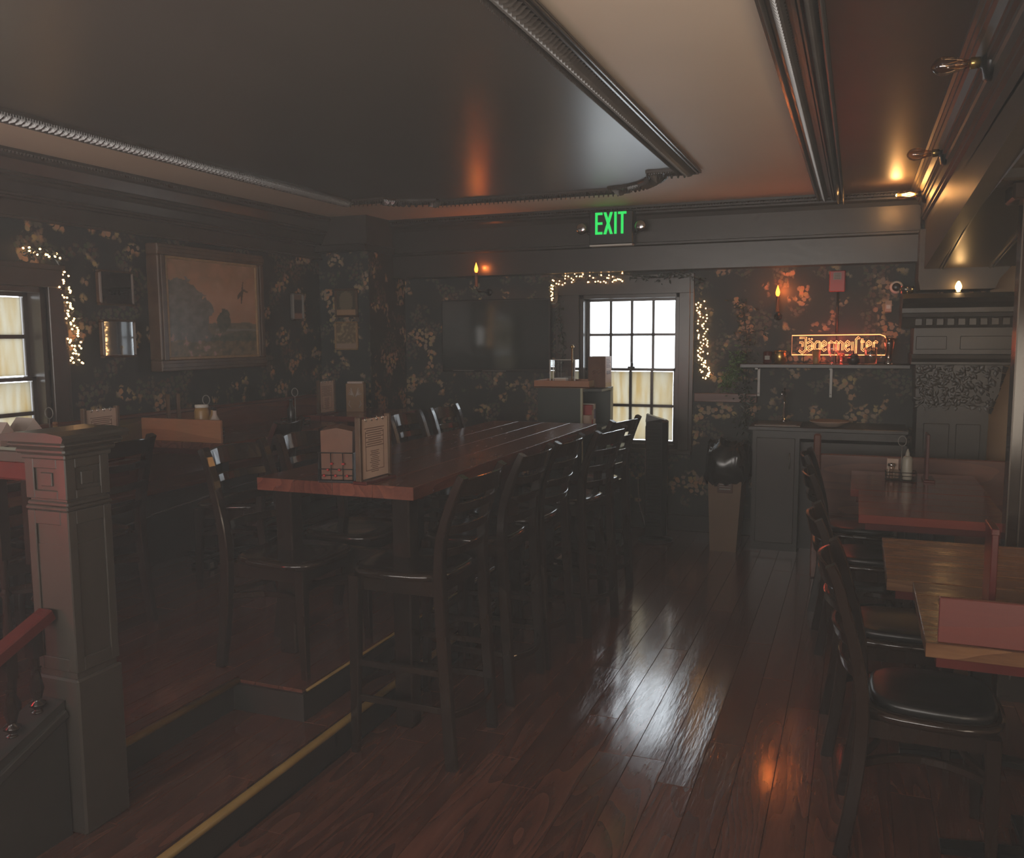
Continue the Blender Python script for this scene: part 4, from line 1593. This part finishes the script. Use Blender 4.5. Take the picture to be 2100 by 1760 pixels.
def wall_frame(label, cat, name, plane, a0, a1, z0, z1, bw, fm, inner=None, axis='y', stand=.1, group=None, cw=None):
    """picture hung on the left wall (axis y, plane = x of its face) or a wall facing the camera (axis x, plane = y of its face)"""
    cx, cz = (a0 + a1) / 2, (z0 + z1) / 2
    W, H = (a1 - a0) / 2, (z1 - z0) / 2
    t = thing(name, label, cat, (plane, cx, cz) if axis == 'y' else (cx, plane, cz), 0, group)

    def bx(b, u0, u1, w0, w1, d0, d1, ch=0.0):
        if axis == 'y':
            b.box(-d1, u0, w0, -d0, u1, w1, ch)
        else:
            b.box(u0, d0, w0, u1, d1, w1, ch)
    for (u0, u1, w0, w1) in ((-W, W, H - bw, H), (-W, W, -H, -H + bw), (-W, -W + bw, -H + bw, H - bw), (W - bw, W, -H + bw, H - bw)):
        b = MB()
        bx(b, u0, u1, w0, w1, 0, stand, .006)
        e = bw * .3
        bx(b, u0 + (e if u1 - u0 < W else 0), u1 - (e if u1 - u0 < W else 0), w0 + (e if w1 - w0 < H else 0), w1 - (e if w1 - w0 < H else 0), -.008, .0, .003)
        b.build('frame_bar', fm, t)
    return t, W - bw, H - bw, bx


t, w_, h_, bx = wall_frame('large landscape painting in a heavy brown frame with gilt inner edge', 'painting', 'landscape_painting', -4.20, 4.475, 5.56, 1.375, 2.205, .075, M['frame'], stand=.098)
for (u0, u1, w0, w1) in ((-w_, w_, h_ - .018, h_), (-w_, w_, -h_, -h_ + .018), (-w_, -w_ + .018, -h_ + .018, h_ - .018), (w_ - .018, w_, -h_ + .018, h_ - .018)):
    b = MB()
    bx(b, u0, u1, w0, w1, .004, .03, .003)
    b.build('gilt_edge', M['gilt'], t)
canvas('canvas', 'oil_paint', 150, 110, landscape, lambda u, v: (-.016, -w_ + .016 + u * 2 * (w_ - .016), -h_ + .016 + v * 2 * (h_ - .016)), t)

pg_ = 'small framed pictures on the walls'


def photo(seed, base, dark):
    def fn(u, v):
        n = fbm(u * 6, v * 6, seed)
        c = mixc(base, dark, .35 + n + (.35 if v < .35 else 0))
        if abs(u - .5) < .22 and .25 < v < .62 + .1 * math.sin(u * 12):
            c = mixc(c, dark, .6)
        return c
    return fn


t, w_, h_, bx = wall_frame('upper small grey photograph in a dark red-brown frame, left of the landscape painting', 'picture', 'framed_photograph', -4.262, 4.06, 4.325, 1.795, 2.01, .013, M['frame'], stand=.036, group=pg_)
canvas('print', 'photo_print', 24, 18, photo(2, (.34, .31, .29), (.17, .15, .14)), lambda u, v: (-.008, -w_ + u * 2 * w_, -h_ + v * 2 * h_), t)
b = MB()
bx(b, -w_, w_, -h_, h_, .003, .005)
b.build('glazing', M['picglass'], t)
t, w_, h_, bx = wall_frame('lower small framed picture left of the landscape painting, its glass mirroring the window', 'picture', 'framed_photograph', -4.262, 4.065, 4.325, 1.475, 1.71, .014, M['frame'], stand=.036, group=pg_)
b = MB()
bx(b, -w_, w_, -h_, h_, .004, .008)
b.build('glazing', M['mirror'], t)
t, w_, h_, bx = wall_frame('narrow small picture with a pale plate beneath, right of the landscape painting', 'picture', 'framed_photograph', -4.27, 6.02, 6.165, 1.735, 1.95, .010, M['steel'], stand=.028, group=pg_)
canvas('print', 'narrow_print', 10, 16, lambda u, v: (.25, .13, .09) if v < .22 else ((.03, .03, .035) if v < .8 else (.16, .12, .09)), lambda u, v: (-.010, -w_ + u * 2 * w_, -h_ + v * 2 * h_), t)


def portrait(u, v):
    if v < .24:
        return (.34, .21, .12)
    d = ((u - .5) / .36) ** 2 + ((v - .55) / .42) ** 2
    return (.15, .12, .075) if d < 1 else (.07, .055, .035)


def still(u, v):
    if v < .2:
        return (.30, .21, .15)
    n = fbm(u * 8, v * 8, 9)
    return mixc((.14, .10, .06), (.35, .26, .14), n * 1.6 + (.5 if abs(u - .35) < .1 and v > .5 else 0))


t, w_, h_, bx = wall_frame('upper framed picture on the corner chase, with a brass caption plate', 'picture', 'framed_photograph', 6.42, -4.138, -3.918, 1.758, 1.998, .018, M['frame'], axis='x', stand=.029, group=pg_)
canvas('print', 'portrait_print', 16, 20, portrait, lambda u, v: (-w_ + u * 2 * w_, .008, -h_ + v * 2 * h_), t)
t, w_, h_, bx = wall_frame('lower framed picture on the corner chase, golden still life', 'picture', 'framed_photograph', 6.42, -4.145, -3.925, 1.482, 1.722, .012, M['gilt'], axis='x', stand=.029, group=pg_)
canvas('print', 'still_life_print', 20, 22, still, lambda u, v: (-w_ + u * 2 * w_, .008, -h_ + v * 2 * h_), t)

# ---------------------------------------------------------------- mantel on the right
t = thing('fireplace_mantel', 'dark carved fireplace mantel with dentil frieze under the sloping beam', 'fireplace', (.62, 6.6, 0))
b = MB()
b.prism([(-.02, 1.862), (.48, 1.862), (.48, 1.63), (.05, 1.63), (.03, 1.70), (.0, 1.705), (-.005, 1.73), (.01, 1.735), (.01, 1.765), (-.03, 1.80), (-.05, 1.83)], -.345, .70, 'x')
b.build('mantel_shelf', M['paint'], t)
b = MB()
b.box(-.265, .02, 1.455, .70, .48, 1.63)
b.box(-.26, .012, 1.59, .70, .02, 1.605).box(-.25, .012, 1.485, -.06, .02, 1.575, ch=.004).box(.02, .012, 1.485, .70, .02, 1.575, ch=.004)
b.build('frieze', M['paint'], t)
for k in range(14):
    MB().box(-.262 + k * .066, .018, 1.648, -.216 + k * .066, .051, 1.695, ch=.003).build('dentil', M['paint'], t)
b = MB()
b.prism([(.015, 1.455), (-.02, 1.45), (-.025, 1.425), (-.005, 1.40), (-.005, 1.385), (.02, 1.38), (.48, 1.38), (.48, 1.455)], -.275, .40, 'x')
b.build('architrave_moulding', M['paint'], t)
b = MB()
b.prism([(-.225, 0), (.205, 0), (.215, 1.07), (.22, 1.10), (-.225, 1.10)], .03, .48, 'y')
b.box(-.18, .02, .15, -.02, .03, .98, ch=.004).box(.02, .02, .15, .17, .03, .98, ch=.004)
b.build('pilaster', M['paint'], t)
b = MB()
b.prism([(-.235, 1.10), (.225, 1.10), (.27, 1.20), (.285, 1.38), (-.245, 1.38)], .035, .47, 'y')
b.build('capital', M['paint'], t)
b = MB()
rc = random.Random(9)
for k in range(210):
    f = rc.random()
    z = 1.08 + f * .29
    x = rc.uniform(-.235, .22 + .05 * f)
    a_ = rc.uniform(0, 2 * PI)
    w, h = rc.uniform(.010, .02), rc.uniform(.018, .034)
    ca, sa = math.cos(a_), math.sin(a_)
    pts_ = [(x + u * ca - v * sa, .035 + d_, z + u * sa + v * ca) for u, v, d_ in ((-w, 0, 0), (0, h, -.004), (w, 0, 0), (0, -h, 0), (0, 0, -.013))]
    b.add(pts_, [(0, 4, 1), (1, 4, 2), (2, 4, 3), (3, 4, 0)], True)
for r in range(7):
    z = 1.06 + r * .046
    x = .212 + r * .0125
    b.add([(x - .02, .03, z), (x + .035, .06, z + .03), (x - .02, .09, z), (x + .02, .06, z - .012), (x - .02, .06, z + .045)], [(0, 3, 1), (3, 2, 1), (0, 1, 4), (1, 2, 4)])
b.build('acanthus_carving', M['paint'], t)['kind'] = 'stuff'
t = thing('mantel_light', 'small glowing glass light standing on the mantel shelf', 'light', (.615, 6.62, 1.862))
MB().lathe([(.034, 0), (.036, .006), (.030, .010), (.001, .010)], (0, 0, 0), 18).build('dish', M['chrome'], t)
MB().lathe([(.008, .011), (.019, .03), (.021, .045), (.014, .065), (.006, .078), (.001, .08)], (0, 0, 0), 14).build('bulb', M['filament'], t)
lamp('mantel_glow', (.615, 6.585, 1.915), .55, (1.0, .62, .28), .02)
t = thing('glass_dome', 'small dark glass bowl on the left end of the mantel shelf', 'bowl', (.30, 6.66, 1.862))
MB().lathe([(.030, 0), (.045, .01), (.052, .035), (.046, .055), (.044, .055), (.048, .035), (.04, .012), (.001, .006)], (0, 0, 0), 20).build('bowl', M['clear'], t)
MB().lathe([(.034, 0), (.034, .004), (.001, .005)], (0, 0, 0), 16).build('foot', M['black'], t)

# ---------------------------------------------------------------- three bulb sconces on the right beam
for (y, z, lit, lab) in ((3.36, 2.485, 0, 'nearest clear filament bulb on a dark round base on the right beam, unlit'),
                         (4.98, 2.495, 0, 'middle clear filament bulb on the right beam, unlit'),
                         (6.38, 2.495, 1, 'farthest filament bulb on the right beam, glowing amber')):
    t = thing('bulb_sconce', lab, 'sconce', (.38, y, z), 0, 'bulb sconces on the right beam')
    MB().lathe([(.062, .0), (.062, -.012), (.056, -.024), (.020, -.030), (.018, -.036)], (0, 0, 0), 24, 'x').build('base', M['blackiron'], t)
    MB().lathe([(.018, -.036), (.0195, -.062), (.016, -.066)], (0, 0, 0), 16, 'x').build('socket', M['brass'], t)
    MB().lathe([(.013, -.064), (.017, -.085), (.029, -.125), (.031, -.148), (.024, -.168), (.008, -.180), (.001, -.182)], (0, 0, 0), 18, 'x').build('bulb_glass', M['amber'], t)
    b = MB()
    for k in range(4):
        a = k * PI / 2
        b.tube([(-.07, .003 * math.cos(a), .003 * math.sin(a)), (-.10, .012 * math.cos(a), .012 * math.sin(a)), (-.145, .006 * math.cos(a + 1), .006 * math.sin(a + 1))], .0014 if not lit else .0028, 5)
    b.build('filament', M['filament'] if lit else M['brass'], t)
    if lit:
        lamp('bulb_light', (.20, y, z + .0), 4.2, (1.0, .50, .17), .03)

# ---------------------------------------------------------------- bookcase behind the long table and what stands on it
t = thing('low_bookcase', 'dark green bookcase with cream-edged open side behind the far end of the long table', 'bookcase', (-2.04, 6.52, P))
H_ = .955
MB().box(-.245, -.17, 0, .105, -.155, H_).build('side_panel', M['green'], t)
MB().box(-.245, .155, 0, .245, .17, H_).build('side_panel', M['green'], t)
MB().box(-.245, -.155, 0, -.232, .155, H_).build('back_panel', M['green'], t)
for z in (.02, .34, .645, H_ - .022):
    MB().box(-.232, -.155, z, .262 if z > .6 else .24, .155, z + .018).build('shelf', M['green'], t)
MB().box(.100, -.176, 0, .116, -.156, H_).box(.245, .155, 0, .262, .172, H_).box(.10, -.178, H_ - .024, .117, -.155, H_ + .002).box(.105, -.155, H_ - .024, .122, .155, H_ + .002).box(.105, -.155, .645, .120, .155, .665).build('cream_edging', M['cream'], t)
zt = P + H_ + .003
t = thing('wooden_tray', 'shallow orange-brown wooden tray on top of the green bookcase', 'tray', (-2.05, 6.50, zt))
MB().box(-.255, -.18, 0, .185, .12, .010).build('tray_bottom', M['orangewood'], t)
for q in ((-.255, -.18, 0, .185, -.168, .055), (-.255, .108, 0, .185, .12, .055), (-.255, -.168, 0, -.243, .108, .055)):
    MB().box(*q, ch=.002).build('tray_side', M['orangewood'], t)
MB().box(.173, -.168, 0, .185, .108, .055, ch=.002).build('tray_side', M['cream'], t)
t = thing('acrylic_holder', 'clear acrylic box standing in the wooden tray', 'box', (-2.13, 6.47, zt + .011))
for q in ((-.08, -.05, 0, -.076, .05, .20), (.12, -.05, 0, .124, .05, .20), (-.076, .046, 0, .12, .05, .20)):
    MB().box(*q).build('pane', M['clear'], t)
MB().box(-.081, -.052, 0, -.074, -.047, .20).box(-.055, -.052, 0, -.049, -.047, .20).box(.118, -.052, 0, .125, -.047, .20).tube([(-.078, -.05, .20), (.122, -.05, .20)], .003, 6).build('polished_edge', M['white'], t)
t = thing('brass_stand', 'thin brass stand with a knob top in the wooden tray', 'stand', (-2.03, 6.42, zt + .011))
MB().lathe([(.03, 0), (.03, .006), (.006, .010), (.006, .285), (.001, .286)], (0, 0, 0), 12).build('rod', M['brass'], t)
MB().lathe([(.001, .283), (.014, .290), (.016, .300), (.010, .312), (.001, .315)], (0, 0, 0), 12).build('knob', M['brass'], t)
t = thing('card_stack', 'small white stack of cards in the wooden tray', 'cards', (-2.115, 6.40, zt + .011))
MB().box(-.04, -.03, 0, .05, .03, .055).build('cards', M['paper'], t)
MB().box(-.042, -.032, .0555, .052, .032, .062).build('top_card', M['white'], t)
t = thing('carton', 'tall brown printed carton on the right corner of the green bookcase', 'carton', (-1.845, 6.56, zt))
MB().box(-.07, -.10, 0, .065, .08, .235, ch=.002).build('body', M['kraft'], t)
MB().box(.0652, -.095, 0, .067, .075, .235).build('side_print', M['paper'], t)
MB().box(.0672, -.095, .0, .0682, .075, .035).build('side_band', M['mustard'], t)
b = MB()
b.tube([(-.035, -.1015, .115), (-.02, -.1015, .135), (.005, -.1015, .13), (.02, -.1015, .14)], .004, 5).tube([(-.03, -.1015, .10), (-.01, -.1015, .118), (.012, -.1015, .105), (.028, -.1015, .118)], .004, 5)
for k in range(6):
    b.box(.0672, -.07, .15 + k * .012, .0684, .05 - (k % 3) * .02, .156 + k * .012)
b.box(.0672, -.06, .10, .0684, .05, .125)
b.build('print', M['ink'], t)
for i, (dy, h, m_, lab) in enumerate(((-.12, .085, 'paper', 'small pale box at the front of the bookcase shelf'), (-.075, .16, 'red', 'upright red box on the bookcase shelf'),
                                      (-.01, .165, 'white', 'white and blue upright box on the bookcase shelf'))):
    t = thing('shelf_box', lab, 'box', (-1.965, 6.52 + dy, P + .664))
    MB().box(-.02, -.02, 0, .09, .025, h, ch=.002).build('body', M[m_], t)
    MB().box(.0902, -.016, h * .3, .0915, .02, h * .75).build('label_plate', M['paper'] if m_ != 'white' else mat('blue_print', (.12, .14, .32), .5), t)
t = thing('red_cone', 'small red plastic cone standing on the green side shelf', 'cone', (-1.70, 6.45, .762))
MB().lathe([(.034, 0), (.034, .008), (.028, .010), (.016, .105), (.012, .11), (.001, .11)], (0, 0, 0), 18).build('body', M['red'], t)
MB().lathe([(.013, .109), (.014, .116), (.001, .118)], (0, 0, 0), 14).build('tip', M['red'], t)
t = thing('side_shelf', 'low green open shelf below the window beside the bookcase', 'shelf', (-1.72, 6.46, 0))
MB().box(-.06, -.10, .745, .10, .12, .762).build('top', mat('sage_green', (.16, .24, .19), .45), t)
MB().box(-.06, -.10, .0, -.045, .12, .745).box(.085, -.10, 0, .10, .12, .745).build('side_panel', M['green'], t)
MB().box(-.045, -.10, .40, .085, .12, .414).box(-.045, .108, 0, .085, .12, .745).build('shelf', M['green'], t)


# ---------------------------------------------------------------- menu holders, napkin boxes, caddies
def holder(label, x, y, z, rz, menu=True, W=.105, H=.265):
    """two upright slats on a base with a clipped menu between; faces local -y"""
    t = thing('menu_holder', label, 'menu', (x, y, z), rz, 'wooden menu holders')
    MB().box(-W - .005, -.035, 0, W + .005, .03, .014, ch=.003).build('base', M['redlacq'], t)
    for s in (-1, 1):
        MB().box(s * W - .009, -.012, .014, s * W + .009, .012, H, ch=.002).build('upright', M['frame'], t)
    if menu:
        ms_ = MB().box(-W + .009, -.004, .018, W - .009, .002, H - .01)
        sheet = ms_.build('menu_sheet', M['paper'], t)
        b = MB()
        for k in range(9):
            w = (.07, .058, .064, .05, .066, .045, .06, .052, .062)[k]
            b.box(-w, -.0052, H - .05 - k * .009, w, -.0041, H - .047 - k * .009)
        for k in range(12):
            w = (.03, .025, .034, .02, .03, .028, .036, .024, .03, .02, .03, .026)[k]
            b.box(-w, -.0052, H - .142 - k * .0075, w, -.0041, H - .1395 - k * .0075)
        b.box(-.065, -.0052, .05, -.063, -.0041, H - .06).box(.063, -.0052, .05, .065, -.0041, H - .06).box(-.065, -.0052, .048, .065, -.0041, .05)
        b.build('print', M['ink'], sheet)
        b = MB()
        for xx in (-.06, -.02, .02, .06):
            b.tube([(xx + .006 * math.cos(a * PI / 5), -.0045 + .006 * math.sin(a * PI / 5) * .3, H - .012 + .008 * math.sin(a * PI / 5)) for a in range(10)], .0015, 5, closed=True)
        b.build('binding_rings', M['chrome'], sheet)
    return t


a = math.atan2(.3, -.075)
holder('menu holder with a printed cream menu at the near end of the long table', -1.79, 3.035, ZT, PI / 2 - .05)
holder('menu holder at the near wall table, behind the newel post cap', -3.40, 3.20, 1.0, PI / 2 + .05)
holder('pair of pale uprights of the menu holder beside the condiment caddy, behind the orange board', -3.78, 4.10, 1.0, PI / 2 - .5, False, .03)
holder('menu holder standing in the far corner table', -3.80, 5.75, 1.0, PI / 2)
t = thing('menu_holder', 'dark upright menu slat beside the squeeze bottle caddy', 'menu', (.385, 5.47, .76), 0, 'wooden menu holders')
MB().box(-.015, -.09, 0, .045, .09, .014, ch=.003).build('base', M['redlacq'], t)
MB().box(-.006, -.07, .014, .010, .07, .27, ch=.002).build('upright', M['redlacq'], t)
t = thing('menu_holder', 'dark upright menu slat on the golden-brown table behind the red board', 'menu', (.385, 2.86, .76), 0, 'wooden menu holders')
MB().box(-.03, -.09, 0, .045, .09, .014, ch=.003).build('base', M['redlacq'], t)
MB().box(-.009, -.07, .014, .009, .07, .275, ch=.002).box(-.011, -.072, .262, .011, .072, .280, ch=.002).build('upright', M['redlacq'], t)


def napkin_box(label, x, y, z, rz, deco=True, napm='kraft', peaked=False):
    t = thing('napkin_box', label, 'napkins', (x, y, z), rz, 'napkin boxes on the tables')
    MB().box(-.075, -.05, 0, .075, .05, .010, ch=.002).build('base', M['black'], t)
    for q in ((-.073, -.048, .01, -.069, .048, .12), (.069, -.048, .01, .073, .048, .12), (-.069, .044, .01, .069, .048, .12)):
        MB().box(*q).build('side_panel', M['black'], t)
    b = MB()
    for zz in (.03, .055, .12):
        b.tube([(-.073, -.05, zz), (.073, -.05, zz)], .002, 5)
    for xx in (-.073, -.02, .03, .073):
        b.tube([(xx, -.05, .01), (xx, -.05, .12)], .002, 5)
    b.build('wire_front', M['blackiron'], t)
    if peaked:
        MB().prism([(-.044, .012), (.040, .012), (.040, .17), (0, .225), (-.044, .17)], -.065, .065, 'x').build('napkins', M[napm], t)
    else:
        b = MB()
        b.add([(-.064, -.04, .012), (.064, -.04, .012), (.064, .04, .012), (-.064, .04, .012), (-.068, -.03, .205), (.066, -.03, .205), (.066, .03, .215), (-.068, .03, .215), (0, -.032, .218), (0, .03, .226)],
              [(0, 3, 2, 1), (0, 1, 5, 8, 4), (2, 3, 7, 9, 6), (1, 2, 6, 5), (3, 0, 4, 7), (4, 8, 9, 7), (8, 5, 6, 9)])
        b.build('napkins', M[napm], t)
    if deco:
        b = MB()
        for k in range(7):
            b.lathe([(.001, 0), (.007, .004), (.007, .009), (.001, .012)], (-.05 + k * .016, -.047, .022 + (k % 3) * .024), 8)
        b.build('packets', M['red'], t)
    return t


napkin_box('black wire box of brown napkins at the near end of the long table', -1.92, 2.99, ZT, .2)
napkin_box('box of peaked white napkins nearest the left window', -3.60, 2.80, 1.0, .1, False, 'napkin', True)
napkin_box('second box of peaked white napkins, just right of the nearest one by the left window', -3.66, 3.00, 1.0, -.1, False, 'napkin', True)
t = thing('napkin_box', 'brown napkin box with a white printed crest on the far corner table', 'napkins', (-3.72, 6.05, 1.0), .35, 'napkin boxes on the tables')
MB().box(-.07, -.05, 0, .07, .05, .225, ch=.002).build('body', mat('printed_kraft', (.24, .13, .055), .6), t)
b = MB()
for s in (-1, 1):
    for k in range(4):
        b.tube([(s * .008, -.0505, .12 + k * .004), (s * (.03 + k * .008), -.0505, .19 - k * .016)], .0035, 5)
    b.tube([(s * .03, -.0505, .03), (s * .05, -.0505, .06), (s * .04, -.0505, .09)], .003, 5)
b.build('crest_print', M['napkin'], t)
MB().box(-.06, -.04, .2251, .06, .04, .24).build('napkins', M['napkin'], t)


def caddy(label, x, y, z, rz, bottles):
    t = thing('condiment_caddy', label, 'caddy', (x, y, z), rz, 'condiment caddies on the tables')
    b = MB()
    for zz in (.006, .03, .05):
        b.tube([(-.08, -.055, zz), (.08, -.055, zz), (.08, .055, zz), (-.08, .055, zz)], .0022, 5, closed=True)
    for (xx, yy) in ((-.08, -.055), (.08, -.055), (.08, .055), (-.08, .055), (0, -.055), (0, .055)):
        b.tube([(xx, yy, .0), (xx, yy, .05)], .0022, 5)
    b.box(-.08, -.055, .004, .08, .055, .008)
    b.build('wire_basket', M['blackiron'], t)
    b = MB()
    b.tube([(0, 0, .008), (0, 0, .20)], .003, 6)
    b.tube([(.022 * math.cos(k * PI / 8), 0, .225 + .028 * math.sin(k * PI / 8)) for k in range(16)], .0025, 6, closed=True)
    b.build('ring_handle', M['steel'], t)
    for (name, lab, bx_, by_, prof, m_, cap, cm) in bottles:
        o = thing(name, lab, 'bottle' if 'bottle' in name else 'jar', (x + bx_ * math.cos(rz) - by_ * math.sin(rz), y + bx_ * math.sin(rz) + by_ * math.cos(rz), z + .0085), rz, 'bottles and jars in the caddies')
        MB().lathe(prof, (0, 0, 0), 16).build('body', M[m_], o)
        MB().lathe(cap, (0, 0, 0), 14).build('cap', M[cm], o)
    return t


SQ = [(.026, 0), (.028, .005), (.028, .115), (.022, .130), (.013, .135)]
SQC = [(.013, .134), (.011, .15), (.003, .175), (.001, .176)]
SH = [(.019, 0), (.020, .004), (.017, .06), (.020, .075)]
SHC = [(.021, .075), (.019, .088), (.001, .091)]
BT = [(.025, 0), (.027, .005), (.027, .10), (.012, .13), (.011, .155)]
BTC = [(.012, .155), (.012, .172), (.001, .173)]
caddy('wire condiment caddy on the red glossy table by the bench back', .255, 5.43, .76, 0, [
    ('squeeze_bottle', 'ivory squeeze bottle in the caddy on the red glossy table', .03, -.02, SQ, 'ivory', SQC, 'ivory'),
    ('glass_shaker', 'short glass shaker with metal cap in the caddy on the red glossy table', -.052, -.02, SH, 'jar', SHC, 'chrome')])
t = thing('sugar_packet_box', 'tan upright packet holder in the caddy on the red glossy table', 'packets', (.205, 5.46, .7685))
MB().box(-.025, -.012, 0, .035, .02, .11).build('packets', M['paper'], t)
MB().box(-.028, -.015, 0, .038, .023, .05).build('box', M['trash'], t)
caddy('condiment caddy with mustard jar and sauce bottles behind the orange wooden board', -3.62, 4.20, 1.0, .3, [
    ('mustard_jar', 'large mustard-coloured sauce jar behind the orange wooden board', -.03, .0, [(.036, 0), (.042, .02), (.044, .15), (.036, .17)], 'mustard', [(.038, .17), (.040, .172), (.040, .188), (.001, .19)], 'white'),
    ('sauce_bottle', 'slim sauce bottle with black cap, right of the mustard jar', .028, .02, BT, 'mustard', BTC, 'black'),
    ('sauce_bottle', 'pale pink sauce bottle at the right end of the board-side caddy', .058, -.02, BT, 'napkin', BTC, 'black')])
caddy('dark condiment caddy with ring handle beyond the brown napkin box', -3.52, 4.95, 1.0, .2, [
    ('sauce_bottle', 'dark low sauce bottle in the caddy beyond the brown napkin box', -.03, 0, BT, 'black', BTC, 'black')])
caddy('condiment caddy with spiral ring near the left window', -3.76, 3.22, 1.0, .2, [
    ('sauce_bottle', 'golden sauce bottle in the caddy near the left window', .03, 0, BT, 'mustard', BTC, 'orangewood')])

t = thing('end_board', 'plain orange wooden board standing on the near end of the wall table', 'board', (-3.61, 3.965, 1.001), .0)
MB().box(-.29, 0, 0, .285, .018, .13, ch=.002).build('board', M['orangewood'], t)
MB().box(-.20, .018, 0, -.16, .05, .05).box(.16, .018, 0, .20, .05, .05).build('foot_block', M['orangewood'], t)
t = thing('end_board', 'dark red wooden board standing on the near end of the foreground golden-brown table', 'board', (.53, 2.575, .7605))
MB().box(-.30, 0, 0, .30, .018, .125, ch=.002).build('board', M['redwood'], t)
MB().box(-.20, .018, 0, -.16, .05, .05).box(.16, .018, 0, .20, .05, .05).build('foot_block', M['redwood'], t)

# extension socket and cable under the left wall bench
t = thing('socket_block', 'small grey plug block on the platform floor under the left tables', 'socket', (-3.52, 4.05, P))
MB().box(-.03, -.04, 0, .03, .04, .045, ch=.004).build('body', M['black'], t)
MB().box(.03, -.03, .01, .034, .0, .04).build('plug', M['steel'], t)
tag(MB().tube([(-3.87, 3.0, P + .22), (-3.875, 3.5, P + .25), (-3.872, 4.0, P + .31), (-3.874, 4.8, P + .36), (-3.874, 5.4, P + .37)], .005, 6).build('cable', M['steel']), 'pale cable strung along the front of the left wall bench', 'cable')
# red lamp out of frame that tints the newel post and the handrail
lamp('red_sign_light', (-2.85, .75, 1.05), 22.0, (1.0, .05, .06), .12)
lamp('table_lamp_light', (.98, 3.7, 1.75), 8.0, (1.0, .62, .32), .08)
